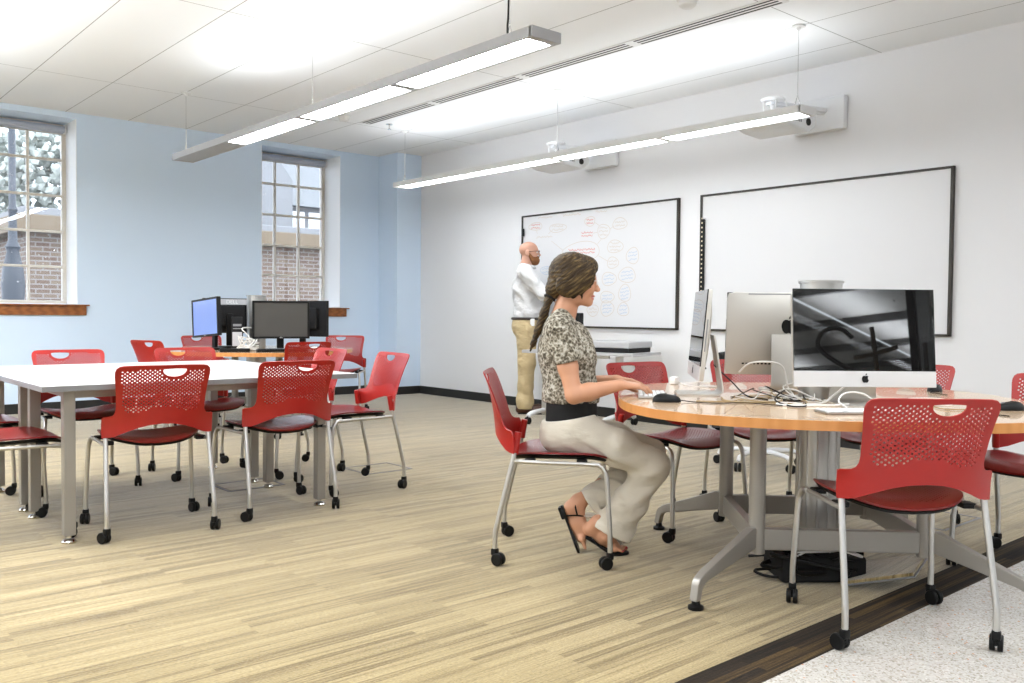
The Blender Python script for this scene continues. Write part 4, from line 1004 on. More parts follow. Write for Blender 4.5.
# ------------------------------------------------------------------ computers on the back table
M['blue_screen'] = mat('blue lit screen', (.01, .01, .01, 1), .25, emit=(.23, .35, .80, 1), estr=1.0)
M['dark_screen'] = mat('grey switched off screen', (.055, .052, .046, 1), .42)
M['silver_paint'] = mat('silver plastic', (.48, .48, .50, 1), .4, metal=.3)
def text(name, s, size, m, parent, loc, rot, ext=.001):
    c = bpy.data.curves.new(name, 'FONT'); c.body = s; c.size = size; c.extrude = ext; c.align_x = 'CENTER'; c.align_y = 'CENTER'
    tmp = bpy.data.objects.new(name + '_c', c); me = bpy.data.meshes.new_from_object(tmp); bpy.data.objects.remove(tmp)
    me.materials.clear(); me.materials.append(m); o = bpy.data.objects.new(name, me); COL.objects.link(o)
    if parent: o.parent = parent
    o.location = loc; o.rotation_euler = rot; return o
def monitor(x, y, nx, ny, zc, label, scr, roll=0, W=.475, H=.325, strip=False):
    rz = math.atan2(ny, nx) + PI / 2; r = empty('flat_monitor', (x, y, .703), rz); tag(r, label, 'monitor', 'black monitors on the back table')
    T0 = Matrix.Translation((0, 0, zc - .703)) @ Matrix.Rotation(roll, 4, 'Y')
    q = MB(); q.addbm(cbox((W, .030, H), .006), T0); q.addbm(cbox((W * .62, .05, H * .6), .015), T0 @ Matrix.Translation((0, .03, 0))); hs_ = q.build('housing', M['blackmatte'], r)
    q = MB()
    for s in (-1, 1): q.addbm(cbox((.018, .010, H), .002), T0 @ Matrix.Translation((s * (W / 2 - .009), -.017, 0))); q.addbm(cbox((W, .010, .018), .002), T0 @ Matrix.Translation((0, -.017, s * (H / 2 - .009))))
    q.build('bezel', M['black'], r)
    q = MB(); q.addbm(cbox((W - .034, .004, H - .034), .001), T0 @ Matrix.Translation((0, -.0145, 0))); q.build('screen', scr, r)
    q = MB(); q.box((0, .075, (zc - .703) / 2 + .02), (.06, .03, zc - .703), .006); q.box((0, .05, .008), (.23, .20, .016), .006); q.build('stand', M['black'], r)
    if strip:
        q = MB(); q.addbm(cbox((W * .96, .006, .052), .002), T0 @ Matrix.Translation((0, .019, H / 2 - .034))); st_ = q.build('brand_strip', M['silver_paint'], hs_)
        text('lettering', 'DELL', .048, M['white_plastic'], hs_, T0 @ Vector((-.03, .0225, H / 2 - .034)), (PI / 2, 0, PI))
    else:
        text('lettering', 'DELL', .012, M['white_plastic'], r, T0 @ Vector((0, -.0225, -H / 2 + .0088)), (PI / 2, roll, 0), .0004)
    return r
monitor(3.49, 7.085, -.36, -.93, .972, 'black monitor with a switched off grey screen facing the camera on the back table', M['dark_screen'], W=.48, H=.325)
monitor(3.05, 7.62, -1, -.06, .985, 'black monitor with a blue lit screen at the left of the back table', M['blue_screen'], W=.50, H=.335, roll=math.radians(-4))
monitor(3.40, 7.98, .25, .97, 1.00, 'black monitor turned away with lettering on a grey strip, behind the blue lit one', M['dark_screen'], strip=True, W=.46)
monitor(3.93, 7.42, .93, .30, .98, 'black monitor seen from its side at the right of the back table', M['dark_screen'], W=.46, H=.33)
t = empty('computer_tower', (3.25, 7.44, .703), -.41); tag(t, 'small black computer tower standing between the blue screen and the grey screen', 'computer tower')
q = MB(); q.box((0, 0, .145), (.095, .32, .29), .008); q.build('case', M['blackmatte'], t)
q = MB(); q.box((0, -.163, .10), (.08, .006, .12), .003); q.build('front_panel', M['silver_paint'], t)
q = MB(); q.box((0, -.168, .22), (.07, .004, .02), .002); q.box((0, -.168, .19), (.07, .004, .008), .002); q.build('drive_slot', M['edge_grey'], t)
t = empty('cable_bundle', (3.22, 7.15, .703)); tag(t, 'knot of white cables on the back table left of the grey screen', 'cables')
rnd = random.Random(21); q = MB()
for k in range(12):
    p = [(rnd.uniform(-.10, .10), rnd.uniform(-.05, .05), .006 + rnd.uniform(0, .13) * (1 if j in (1, 2) else .3)) for j in range(5)]; q.tube(smooth_path(p, 6), .005, 6)
q.build('cable_loop', M['cable_white'], t)
q = MB(); q.tube(smooth_path([(.02, .02, .02), (.03, .05, .12), (-.02, .08, .19), (.08, .12, .20)]), .005, 6); q.build('plug_lead', M['cable_white'], t)
t = empty('keyboard', (3.42, 6.92, .703), math.radians(-20)); tag(t, 'black keyboard below the grey monitor on the back table', 'keyboard')
q = MB(); q.box((0, 0, .010), (.42, .14, .018), .004); q.build('keyboard_case', M['black'], t)
q = MB()
for j in range(5):
    for i in range(18): q.box((-.19 + .0223 * i, -.048 + .023 * j, .021), (.018, .018, .006), .001, seg=1)
q.build('keys', M['blackmatte'], t)
def bmouse(x, y, label, m):
    q = MB(); q.ball((0, 0, .0), 1, 8, (.03, .052, .034))
    for i, v in enumerate(q.v): v.z = max(v.z, 0)
    o = tag(q.build('computer_mouse', m, None, (x, y, .7035)), label, 'mouse'); o.rotation_euler.z = .6
bmouse(2.86, 7.25, 'black mouse on the back table below the blue lit screen', M['black'])
bmouse(3.78, 7.03, 'white mouse on the back table right below the grey screen', M['white_plastic'])
t = empty('speaker_bar', (3.05, 7.03, .703), -.3); tag(t, 'low black gadget on the back table between the blue screen and its mouse', 'gadget')
q = MB(); q.box((0, 0, .016), (.24, .06, .03), .006); q.build('gadget_body', M['black'], t)
# ------------------------------------------------------------------ rolling table beyond the woman
p0 = Vector((5.66, 6.31, 0)); p1 = Vector((5.935, 5.155, 0)); d = (p1 - p0); c = (p0 + p1) / 2; rz = math.atan2(d.y, d.x); Lg = d.length
t = empty('rolling_table', (c.x, c.y, 0), rz); tag(t, 'grey topped rolling table with silver legs on casters, beyond the seated woman', 'table')
h = .70
q = MB(); q.box((0, .18, h - .014), (Lg, .55, .028), .004); q.build('tabletop', M['silver_paint'], t)
for k, x in enumerate((-Lg / 2 + .11, Lg / 2 - .27)):
    l = MB(); l.box((x, .16, (h + .09) / 2 - .02), (.05, .07, h - .09), .006); lo = l.build('leg', M['tube'], t)
    f_ = MB(); f_.tube(smooth_path([(x, -.14, .075), (x, -.08, .10), (x, .16, .115), (x, .40, .10), (x, .46, .075)]), .022, 10); f_.build('foot', M['offwhite_plastic'], lo)
    for y in (-.14, .46):
        w_ = MB()
        for e in (-1, 1): w_.add(*wheel(.034, .018), Matrix.Translation((x + e * .014, y, .035)))
        w_.box((x, y, .062), (.014, .03, .03), .004); w_.build('caster', M['black'], lo)
q = MB(); q.box((-.15, .2, h - .05), (Lg - .5, .04, .04), .004); q.build('crossbar', M['tube'], t)
t = empty('equipment_box', (c.x, c.y, h), rz); tag(t, 'flat silver equipment case with a black base, lying on the rolling table', 'case')
q = MB(); q.box((.225, .19, .0205), (.58, .42, .039), .004); q.build('base', M['blackmatte'], t)
q = MB(); q.box((.225, .19, .070), (.60, .45, .058), .010); q.build('lid', M['silver_paint'], t)
t = empty('document_camera', (c.x - d.normalized().x * .10, c.y - d.normalized().y * .10, h), rz); tag(t, 'small black device on a stem, seen past the neck of the seated woman', 'camera')
q = MB(); q.box((0, .1, .0105), (.14, .2, .02), .004); q.build('base', M['blackmatte'], t)
q = MB(); q.tube(smooth_path([(0, .1, .02), (0, .1, .14), (0, .1, .20)]), .010, 8); q.build('stem', M['chrome'], t)
q = MB(); q.box((0, .1, .27), (.11, .07, .17), .01); q.build('head', M['blackmatte'], t)
q = MB(); q.tube(smooth_path([(.05, .1, .22), (.09, .1, .20), (.10, .1, .10), (.12, .1, .015)]), .004, 6); q.build('lead', M['cable_white'], t)
# ------------------------------------------------------------------ task chair base behind the near table
t = empty('task_chair', (5.27, 3.46, 0), .4); tag(t, 'swivel task chair hidden behind the near computers, its five white legs showing under the table', 'chair')
for k in range(5):
    a = 2 * PI * k / 5 + .3; e = Vector((math.cos(a), math.sin(a), 0))
    q = MB(); q.tube(smooth_path([e * .03 + Vector((0, 0, .11)), e * .14 + Vector((0, 0, .115)), e * .26 + Vector((0, 0, .10)), e * .285 + Vector((0, 0, .07))]), [.02, .02, .019, .018, .018, .017, .017, .016, .016, .016, .015, .015, .015, .015, .014, .014, .014, .013, .012], 10); lo = q.build('leg', M['offwhite_plastic'], t)
    w_ = MB()
    for s in (-1, 1): w_.add(*wheel(.030, .018), Matrix.Translation(e * .29 + Vector((0, 0, .031))) @ Matrix.Rotation(a * 1.7, 4, 'Z') @ Matrix.Translation((s * .013, 0, 0)))
    w_.build('caster', M['black'], lo)
q = MB(); q.cyl((0, 0, .08), (0, 0, .40), .028, n=18); q.build('gas_lift', M['tube'], t)
q = MB(); q.lathe([(.05, .40), (.21, .41), (.235, .44), (.22, .475), (.12, .485), (.0, .482)], (0, 0, 0), 36); q.build('seat', M['blackcloth'], t)
q = MB(); q.tube([(0, .20, .41), (0, .27, .46), (0, .27, .62)], .016, 8); q.build('back_stem', M['tube'], t)
q = MB(); q.box((0, .255, .68), (.36, .04, .22), .018); q.build('backrest', M['blackcloth'], t)
# ------------------------------------------------------------------ sign letters on the glass behind the photographer (seen mirrored in the screen)
M['letter'] = mat('dark vinyl letter', (.012, .010, .008, 1), .6); M['letter_b'] = mat('brown vinyl letter', (.05, .032, .012, 1), .6)
def letter(name, strokes, w, m, label):
    q = MB()
    for s in strokes: q.tube([(x - 2.6, 0, z - 1.6) for x, z in smooth_path2(s)], w, 10, flat=1)
    o = q.build(name, m, None, (2.6, YF + .035, 1.6)); tag(o, label, 'sign letter', 'sign letters on the glass behind the photographer'); return o
def smooth_path2(s):
    return [(p.x, p.y) for p in smooth_path([(a, b_, 0) for a, b_ in s], 8)]
letter('sign_letter', [[(1.90, 1.725), (1.83, 1.80), (1.75, 1.825), (1.65, 1.80), (1.605, 1.695), (1.69, 1.58), (1.87, 1.45), (1.94, 1.36), (1.90, 1.27), (1.78, 1.23), (1.64, 1.28)]], .019, M['letter'], 'curved dark letter S mirrored in the big dark screen')
letter('sign_letter', [[(2.065, 1.80), (2.08, 1.55), (2.085, 1.25)], [(1.905, 1.55), (2.07, 1.57), (2.26, 1.61)]], .019, M['letter_b'], 'brown crossed letter mirrored in the middle of the big dark screen')
letter('sign_letter', [[(2.47, 1.62), (2.47, 1.4), (2.47, 1.2)]], .018, M['letter'], 'straight dark letter stroke mirrored at the right of the big dark screen')
# ------------------------------------------------------------------ signed-distance modelling for bodies and clothes
class SDF:
    def __init__(self, lo, hi, h):
        self.lo = np.array(lo, float); self.h = h
        n = np.ceil((np.array(hi) - self.lo) / h).astype(int) + 1; self.n = n
        self.ax = [self.lo[i] + h * np.arange(n[i]) for i in range(3)]
        self.D = np.full(n, .15, np.float32)
    def _sub(self, lo, hi):
        s = []
        for i in range(3):
            a = max(0, int((lo[i] - self.lo[i]) / self.h)); b = min(self.n[i], int((hi[i] - self.lo[i]) / self.h) + 2)
            if b <= a: return None
            s.append(slice(a, b))
        g = np.ix_(self.ax[0][s[0]], self.ax[1][s[1]], self.ax[2][s[2]])
        return tuple(s), g
    def _join(self, s, d, k, mode):
        A = self.D[s]
        if mode == 'sub': 
            d = -d; hh = np.maximum(k - np.abs(A - d), 0) / max(k, 1e-9); self.D[s] = np.maximum(A, d) + hh * hh * k * .25
        else:
            hh = np.maximum(k - np.abs(A - d), 0) / max(k, 1e-9); self.D[s] = np.minimum(A, d) - hh * hh * k * .25
    def cone(self, a, b, ra, rb=None, k=.02, mode='add', sq=None):
        """tapered capsule; sq = (axis, factor): flattened along axis"""
        rb = ra if rb is None else rb
        a = np.array(a, float); b = np.array(b, float); R = max(ra, rb) + k + .012
        q = self._sub(np.minimum(a, b) - R, np.maximum(a, b) + R)
        if q is None: return self
        s, (X, Y, Z) = q
        ba = b - a; L2 = max(ba @ ba, 1e-12)
        t = np.clip(((X - a[0]) * ba[0] + (Y - a[1]) * ba[1] + (Z - a[2]) * ba[2]) / L2, 0, 1)
        dx = X - a[0] - t * ba[0]; dy = Y - a[1] - t * ba[1]; dz = Z - a[2] - t * ba[2]
        if sq is not None:
            n = np.array(sq[0], float); n /= np.linalg.norm(n); c = dx * n[0] + dy * n[1] + dz * n[2]; e = (1 / sq[1] - 1)
            dx = dx + n[0] * c * e; dy = dy + n[1] * c * e; dz = dz + n[2] * c * e
        d = np.sqrt(dx * dx + dy * dy + dz * dz) - (ra + (rb - ra) * t)
        if sq is not None and sq[1] < 1: d = d * (sq[1] ** .5)
        self._join(s, d.astype(np.float32), k, mode); return self
    def chain(self, pts, rs, k=.02, sq=None):
        for i in range(len(pts) - 1): self.cone(pts[i], pts[i + 1], rs[i], rs[i + 1], k, sq=sq)
        return self
    def ell(self, c, r, k=.02, mode='add', rot=None):
        c = np.array(c, float); r = np.array(r, float); R = r.max() + k + .012
        q = self._sub(c - R, c + R)
        if q is None: return self
        s, (X, Y, Z) = q
        X = X - c[0]; Y = Y - c[1]; Z = Z - c[2]
        if rot is not None:
            m = np.array(rot.to_3x3().transposed()); X, Y, Z = (m[i, 0] * X + m[i, 1] * Y + m[i, 2] * Z for i in range(3))
        k0 = np.sqrt((X / r[0]) ** 2 + (Y / r[1]) ** 2 + (Z / r[2]) ** 2); k1 = np.sqrt((X / r[0] ** 2) ** 2 + (Y / r[1] ** 2) ** 2 + (Z / r[2] ** 2) ** 2)
        d = k0 * (k0 - 1) / np.maximum(k1, 1e-6)
        self._join(s, d.astype(np.float32), k, mode); return self
    def cut(self, p, n, k=.004):
        """remove everything on the side n points to"""
        n = np.array(n, float); n /= np.linalg.norm(n)
        X, Y, Z = np.ix_(*self.ax); d = ((X - p[0]) * n[0] + (Y - p[1]) * n[1] + (Z - p[2]) * n[2]).astype(np.float32)
        hh = np.maximum(k - np.abs(self.D - d), 0) / k; self.D = np.maximum(self.D, d) + hh * hh * k * .25; return self
    def noise(self, amp, f):
        X, Y, Z = np.ix_(*self.ax); self.D += (amp * f(X, Y, Z)).astype(np.float32); return self
    def mesh(self):
        D = self.D; ins = D < 0
        nx, ny, nz = D.shape
        C = [(i, j, k) for i in (0, 1) for j in (0, 1) for k in (0, 1)]
        cnt = np.zeros((nx - 1, ny - 1, nz - 1), np.int8)
        for i, j, k in C: cnt += ins[i:nx - 1 + i, j:ny - 1 + j, k:nz - 1 + k]
        act = (cnt > 0) & (cnt < 8); I = np.argwhere(act); idx = np.full(act.shape, -1, np.int64); idx[act] = np.arange(len(I))
        val = {c: D[I[:, 0] + c[0], I[:, 1] + c[1], I[:, 2] + c[2]] for c in C}
        P = np.zeros((len(I), 3)); W = np.zeros(len(I))
        for a in C:
            for ax in range(3):
                if a[ax]: continue
                b = list(a); b[ax] = 1; b = tuple(b); da, db = val[a], val[b]; m = (da < 0) != (db < 0)
                t = np.where(m, da / np.where(np.abs(da - db) < 1e-12, 1, da - db), 0)
                for q in range(3): P[:, q] += np.where(m, a[q] + (t if q == ax else 0), 0)
                W += m
        P = (I + P / W[:, None]) * self.h + self.lo
        F = []
        for ax in range(3):
            o1, o2 = (ax + 1) % 3, (ax + 2) % 3
            sl0 = [slice(1, -1)] * 3; sl1 = [slice(1, -1)] * 3; sl0[ax] = slice(0, -1); sl1[ax] = slice(1, None)
            a = ins[tuple(sl0)]; b = ins[tuple(sl1)]; E_ = np.argwhere(a != b)
            if not len(E_): continue
            base = E_.copy(); base[:, o1] += 1; base[:, o2] += 1
            def cell(d1, d2):
                q = base.copy(); q[:, o1] += d1; q[:, o2] += d2; return idx[q[:, 0], q[:, 1], q[:, 2]]
            q = np.stack([cell(-1, -1), cell(0, -1), cell(0, 0), cell(-1, 0)], 1)
            fl = a[E_[:, 0], E_[:, 1], E_[:, 2]]; q[~fl] = q[~fl][:, ::-1]
            F.append(q)
        F = np.concatenate(F); F = F[(F >= 0).all(1)]
        return P, F
    def build(self, name, mats, parent, matfn=None, relax=2):
        P, F = self.mesh()
        if relax:
            a = np.concatenate([F[:, [0, 1]], F[:, [1, 2]], F[:, [2, 3]], F[:, [3, 0]]]); a = np.concatenate([a, a[:, ::-1]])
            deg = np.bincount(a[:, 0], minlength=len(P))[:, None]
            for _ in range(relax):
                S_ = np.stack([np.bincount(a[:, 0], P[a[:, 1], q], len(P)) for q in range(3)], 1); P = P * .5 + .5 * S_ / np.maximum(deg, 1)
        me = bpy.data.meshes.new(name); me.vertices.add(len(P)); me.vertices.foreach_set('co', P.astype(np.float32).ravel())
        me.loops.add(F.size); me.loops.foreach_set('vertex_index', F.astype(np.int32).ravel())
        me.polygons.add(len(F)); me.polygons.foreach_set('loop_start', np.arange(0, F.size, 4, dtype=np.int32)); me.polygons.foreach_set('loop_total', np.full(len(F), 4, np.int32))
        me.update(calc_edges=True); me.validate()
        mats = mats if isinstance(mats, (list, tuple)) else [mats]
        for m in mats: me.materials.append(m)
        if matfn is not None:
            cc = P[F].mean(1); me.polygons.foreach_set('material_index', matfn(cc[:, 0], cc[:, 1], cc[:, 2]).astype(np.int32))
        return finish(name, me, parent, ang=None, fix=False)

def V3(*a): return np.array(a, float)
def unit(v): v = np.array(v, float); return v / np.linalg.norm(v)
def hand(S, W, f, up, thumb_side, sc=1.0, curl=(.25, .55, .5), spread=.0, k=.006, key=None):
    """W wrist, f finger direction, up back-of-hand normal, thumb_side +1/-1 along f x up"""
    f = unit(f); up = unit(np.array(up) - f * (np.array(up) @ f)); sd = np.cross(f, up) * thumb_side
    K = []
    for i in range(4):
        base = W + f * (.082 - .004 * abs(i - 1) - (.006 if i == 3 else 0)) * sc + sd * (.027 - .0185 * i) * sc + up * (.004 - .002 * abs(i - 1.2)) * sc
        K.append(base); S.cone(W + sd * (.012 - .008 * i) * sc, base, .0150 * sc, .0108 * sc, .012)
    ln = [(.040, .025, .020), (.044, .028, .021), (.041, .026, .020), (.032, .020, .018)]
    for i in range(4):
        p = K[i]; a = .0; d0 = unit(f + sd * spread * (1.2 - i))
        for j in range(3):
            a += curl[j] * (1 + .10 * (i - 1)); d = d0 * math.cos(a) - up * math.sin(a); q = p + d * ln[i][j] * sc
            r0 = (.0092, .0082, .0074)[j] * sc * (.9 if i == 3 else 1); r1 = (.0084, .0075, .0062)[j] * sc * (.9 if i == 3 else 1)
            S.cone(p, q, r0, r1, .003); p = q
    t0 = W + f * .022 * sc + sd * .020 * sc - up * .006 * sc; t1 = t0 + unit(f * .75 + sd * .65 - up * .30) * .042 * sc; t2 = t1 + unit(f * .9 + sd * .30 - up * .30) * .030 * sc; t3 = t2 + unit(f * .95 + sd * .05 - up * .3) * .022 * sc
    S.cone(t0, t1, .0150 * sc, .0105 * sc, .010); S.cone(t1, t2, .0105 * sc, .0092 * sc, .004); S.cone(t2, t3, .0092 * sc, .0072 * sc, .003)

# ================================================================== the seated woman (x forward, y to her left, z up)
WA = math.atan2(-.709, .705)
wm = empty('person', (2.656, 2.785, 0), WA); tag(wm, 'woman with a brown ponytail, mottled blouse and pale trousers, seated and typing', 'person')
hc = V3(.080, 0, 1.212)
def wskin():
    S = SDF((-.13, -.30, -.0), (.56, .30, 1.33), .0042)
    # head
    S.ell((.078, 0, 1.216), (.094, .073, .083), .01)
    S.ell((.112, 0, 1.158), (.060, .056, .070), .03)
    S.cone((.100, -.030, 1.115), (.142, -.006, 1.096), .030, .017, .02); S.cone((.100, .030, 1.115), (.142, .006, 1.096), .030, .017, .02)
    S.ell((.147, 0, 1.093), (.015, .017, .013), .012)
    for s in (-1, 1):
        S.ell((.134, s * .034, 1.150), (.026, .022, .024), .018)
        S.ell((.163, s * .030, 1.181), (.016, .016, .011), .012, 'sub')
        S.ell((.071, s * .074, 1.165), (.018, .010, .030), .006)
        S.ell((.182, s * .010, 1.145), (.010, .008, .008), .006)
    S.ell((.155, 0, 1.199), (.020, .044, .012), .018)
    S.cone((.169, 0, 1.184), (.186, 0, 1.151), .0080, .0092, .010); S.ell((.188, 0, 1.148), (.0085, .009, .0075), .006)
    S.ell((.166, 0, 1.1195), (.009, .020, .0052), .005); S.ell((.163, 0, 1.109), (.009, .017, .0058), .005)
    S.ell((.160, 0, 1.1145), (.016, .018, .0016), .003, 'sub')
    # neck, torso (under the clothes)
    S.chain([(.062, 0, 1.12), (.045, 0, 1.055), (.028, 0, 1.0)], [.049, .047, .060], .02)
    S.cone((.022, -.11, .985), (.022, .11, .985), .040, .040, .03)
    S.ell((.045, 0, .86), (.095, .125, .15), .03); S.ell((.065, 0, .68), (.085, .105, .13), .03); S.ell((.06, 0, .54), (.10, .13, .09), .03)
    # arms
    RS, RE, RW = V3(.030, -.158, .965), V3(.088, -.222, .708), V3(.282, -.190, .752)
    LS, LE, LW = V3(.030, .158, .965), V3(.095, .200, .715), V3(.275, .085, .752)
    for A, E_, W_ in ((RS, RE, RW), (LS, LE, LW)):
        S.cone(A, A * .45 + E_ * .55, .046, .040, .02); S.cone(A * .45 + E_ * .55, E_, .040, .034, .02)
        m = E_ * .68 + W_ * .32; S.cone(E_, m, .034, .0365, .015); S.cone(m, W_, .0365, .0225, .015, sq=None)
    hand(S, RW, (.115, .035, -.010), (-.05, -.12, 1), 1 * -1, .93, (.22, .42, .40))
    hand(S, LW, (.115, -.045, -.008), (-.05, .12, 1), 1, .93, (.22, .42, .40))
    # legs (inside the trousers) and feet
    S.chain([(.08, -.085, .53), (.425, -.088, .405), (.235, -.035, .085)], [.07, .05, .032], .02)
    S.chain([(.08, .085, .53), (.425, .085, .425), (.112, .03, .215)], [.07, .05, .030], .02)
    # right foot, heel lifted
    A, H_, Bq = V3(.200, -.024, .138), V3(.166, -.012, .106), V3(.272, -.012, .033)
    S.chain([A, H_], [.032, .028], .02); S.chain([A, (.236, -.016, .082), Bq], [.032, .027, .019], .02); S.chain([H_, (.215, -.012, .066), Bq], [.026, .022, .018], .02)
    S.cone((.270, -.040, .030), (.276, .012, .030), .016, .016, .012)
    for i in range(5):
        S.cone((.284, .011 - .0128 * i, .027), (.322 - .0048 * i * (1 if i else 0), .014 - .0145 * i, .020), .0105 if i == 0 else .0080, .0098 if i == 0 else .0068, .001)
    # left foot raised on its toes
    A, H_, Bq = V3(.112, .03, .215), V3(.080, .022, .192), V3(.128, .012, .062)
    S.chain([A, H_], [.030, .027], .02); S.chain([H_, (.095, .018, .12), Bq], [.027, .022, .020], .02); S.chain([A, (.118, .018, .13), Bq], [.029, .025, .018], .02)
    S.cone(Bq + V3(0, -.026, 0), Bq + V3(0, .026, 0), .015, .015, .012)
    for i in range(5):
        S.cone(Bq + V3(.004, -.025 + .0125 * i, -.010), Bq + V3(.016, -.026 + .0128 * i, -.040 + .003 * i), .0090, .0072, .003)
    return S
lipM = mat('lip', (.50, .16, .13, 1), .4)
nail = mat('nail polish', (.35, .03, .03, 1), .3)
def wfn(x, y, z):
    m = np.zeros(len(x)); m[(x > .158) & (np.abs(z - 1.1142) < .0085) & (np.abs(y) < .021)] = 1
    m[(z < .03) & (x > .322 + .33 * np.minimum(y - .012, 0)) & (z > .020)] = 2
    return m
wb_ = wskin().build('body', [M['skin'], lipM, nail], wm, wfn, 1)
M['eye'] = mat('eye white', (.75, .73, .70, 1), .2); M['iris'] = mat('dark iris', (.03, .02, .012, 1), .15)
for s in (-1, 1):
    q = MB(); q.ball((.150, s * .030, 1.181), .0125, 10); q.cur = 1; q.ball((.1588, s * .030, 1.1795), .0050, 8); q.build('eye', [M['eye'], M['iris']], wm)
    q = MB(); q.tube(smooth_path([(.168, s * .012, 1.197), (.167, s * .030, 1.202), (.155, s * .046, 1.196)]), .0026, 6); q.build('eyebrow', M['hair'], wm)
# hair
S = SDF((-.16, -.12, .82), (.22, .12, 1.34), .0032)
S.ell((.070, 0, 1.222), (.099, .084, .090), .01)
S.ell((.146, 0, 1.246), (.040, .062, .038), .04)
for s in (-1, 1):
    S.ell((.100, s * .066, 1.195), (.060, .020, .068), .02); S.ell((.060, s * .070, 1.160), (.055, .018, .050), .02)
    S.ell((.140, s * .056, 1.205), (.034, .013, .052), .015)
    S.cone((.115, s * .066, 1.16), (.118, s * .062, 1.105), .009, .003, .012); S.cone((.085, s * .070, 1.15), (.082, s * .066, 1.11), .014, .004, .014)
S.cut((.183, 0, 1.215), (1, 0, -.22), .01)
S.ell((.188, 0, 1.158), (.060, .052, .064), .012, 'sub')
S.ell((-.004, 0, 1.150), (.038, .045, .045), .03)
S.chain([(-.010, 0, 1.135), (-.026, -.008, 1.105), (-.046, -.015, 1.04), (-.070, -.02, .97), (-.090, -.022, .915), (-.104, -.022, .88)], [.026, .016, .018, .016, .011, .004], .012)
S.noise(.0020, lambda X, Y, Z: np.sin(430 * (-.57 * X + .82 * Z) + 260 * np.abs(Y) + 2 * np.sin(60 * X + 40 * Z)) * (.6 + .4 * np.sin(90 * X + 130 * Z)))
S.build('hair', M['hair'], wm, relax=1)
q = MB(); q.tube([(-.028 + .012 * 0, -.003 + .027 * math.cos(2 * PI * k / 20), 1.122 + .027 * math.sin(2 * PI * k / 20) * 0 + .010 * math.cos(0)) for k in range(2)], .002, 6)
q = MB(); ax_ = unit((-.018, -.008, -.035)); u_ = unit(np.cross(ax_, (0, 1, 0))); v_ = np.cross(ax_, u_); c0 = V3(-.022, -.006, 1.112)
q.tube([Vector(c0 + (u_ * math.cos(2 * PI * k / 24) + v_ * math.sin(2 * PI * k / 24)) * .85 * .0255) for k in range(24)], .006, 8, closed=True); q.build('hair_band', M['blackcloth'], wm)
# glasses
q = MB()
for s in (-1, 1):
    cx = V3(.181, s * .031, 1.181); q.tube([Vector(cx + V3(.004 * math.cos(a) * s * 0, .021 * math.cos(a), .014 * math.sin(a))) for a in [2 * PI * k / 24 for k in range(24)]], .0015, 6, closed=True)
    q.tube([(.181, s * .052, 1.184), (.150, s * .064, 1.184), (.120, s * .066, 1.180)], .0015, 6)
q.tube([(.181, -.010, 1.184), (.186, 0, 1.187), (.181, .010, 1.184)], .0015, 6); q.build('glasses', M['white_plastic'], wm)
# blouse
S = SDF((-.13, -.30, .60), (.24, .30, 1.09), .0046)
S.ell((.050, 0, .875), (.122, .150, .150), .03); S.ell((.105, .062, .855), (.078, .068, .075), .03); S.ell((.105, -.062, .855), (.078, .068, .075), .03)
S.ell((.072, 0, .72), (.116, .140, .13), .05); S.cone((.075, -.02, .66), (.075, .02, .66), .118, .118, .04)
S.cone((.018, -.125, .972), (.018, .125, .972), .056, .056, .04)
S.cone((.030, -.05, 1.015), (.020, -.13, .985), .050, .048, .03); S.cone((.030, .05, 1.015), (.020, .13, .985), .050, .048, .03)
for s in (-1, 1):
    S.cone((.028, s * .155, .963), (.070, s * .205, .80), .062, .052, .03)
S.noise(.0035, lambda X, Y, Z: np.sin(38 * Z + 22 * X + 9 * np.sin(30 * Y)) * np.sin(25 * Y + 30 * X))
S2 = S
X_, Y_, Z_ = np.ix_(*S.ax)
hem = (.660 - Z_) + 0 * X_ + 0 * Y_
slv = np.where(np.abs(Y_) > .146 + (.95 - Z_) * .02, (.842 + (X_ - .06) * .22 - Z_), -1) * .95 + 0 * X_
S.D = np.maximum(np.maximum(S.D, hem.astype(np.float32)), slv.astype(np.float32))
S.ell((.085, 0, 1.085), (.075, .062, .075), .01, 'sub')
S.build('blouse', M['blouse'], wm, relax=1)
# dark undershirt
S = SDF((-.10, -.20, .50), (.24, .20, .76), .005)
S.cone((.078, -.035, .70), (.078, -.03, .56), .108, .112, .02); S.cone((.078, .035, .70), (.078, .03, .56), .108, .112, .02)
S.cut((0, 0, .545), (0, 0, -1)); S.build('undershirt', M['blackcloth'], wm)
# trousers
S = SDF((-.12, -.26, .02), (.58, .26, .66), .005)
S.ell((.062, 0, .535), (.122, .165, .095), .02); S.cone((.075, -.045, .575), (.075, .045, .575), .112, .112, .03)
S.ell((.02, -.075, .515), (.075, .085, .072), .03); S.ell((.02, .075, .515), (.075, .085, .072), .03)
for s in (-1, 1):
    kz = .405 if s < 0 else .428
    S.cone((.10, s * .088, .525), (.27, s * .092, .478), .084, .079, .04); S.cone((.27, s * .092, .478), (.425, s * .088, kz), .079, .062, .03)
    S.ell((.440, s * .088, kz), (.046, .056, .056), .03)
S.cone((.425, -.088, .395), (.33, -.062, .235), .062, .070, .04); S.cone((.33, -.062, .235), (.252, -.038, .082), .070, .088, .03, sq=((.1, 1, 0), .72))
S.cone((.425, .088, .415), (.28, .060, .30), .060, .062, .04); S.cone((.28, .060, .30), (.165, .032, .215), .062, .066, .03)
S.noise(.0045, lambda X, Y, Z: np.sin(46 * X + 60 * Z + 8 * np.sin(17 * Y)) * np.exp(-((X - .20) / .12) ** 2) + .8 * np.sin(70 * (X * .5 - Z) + 14 * Y) * np.exp(-((X - .40) / .08) ** 2))
X_, Y_, Z_ = np.ix_(*S.ax)
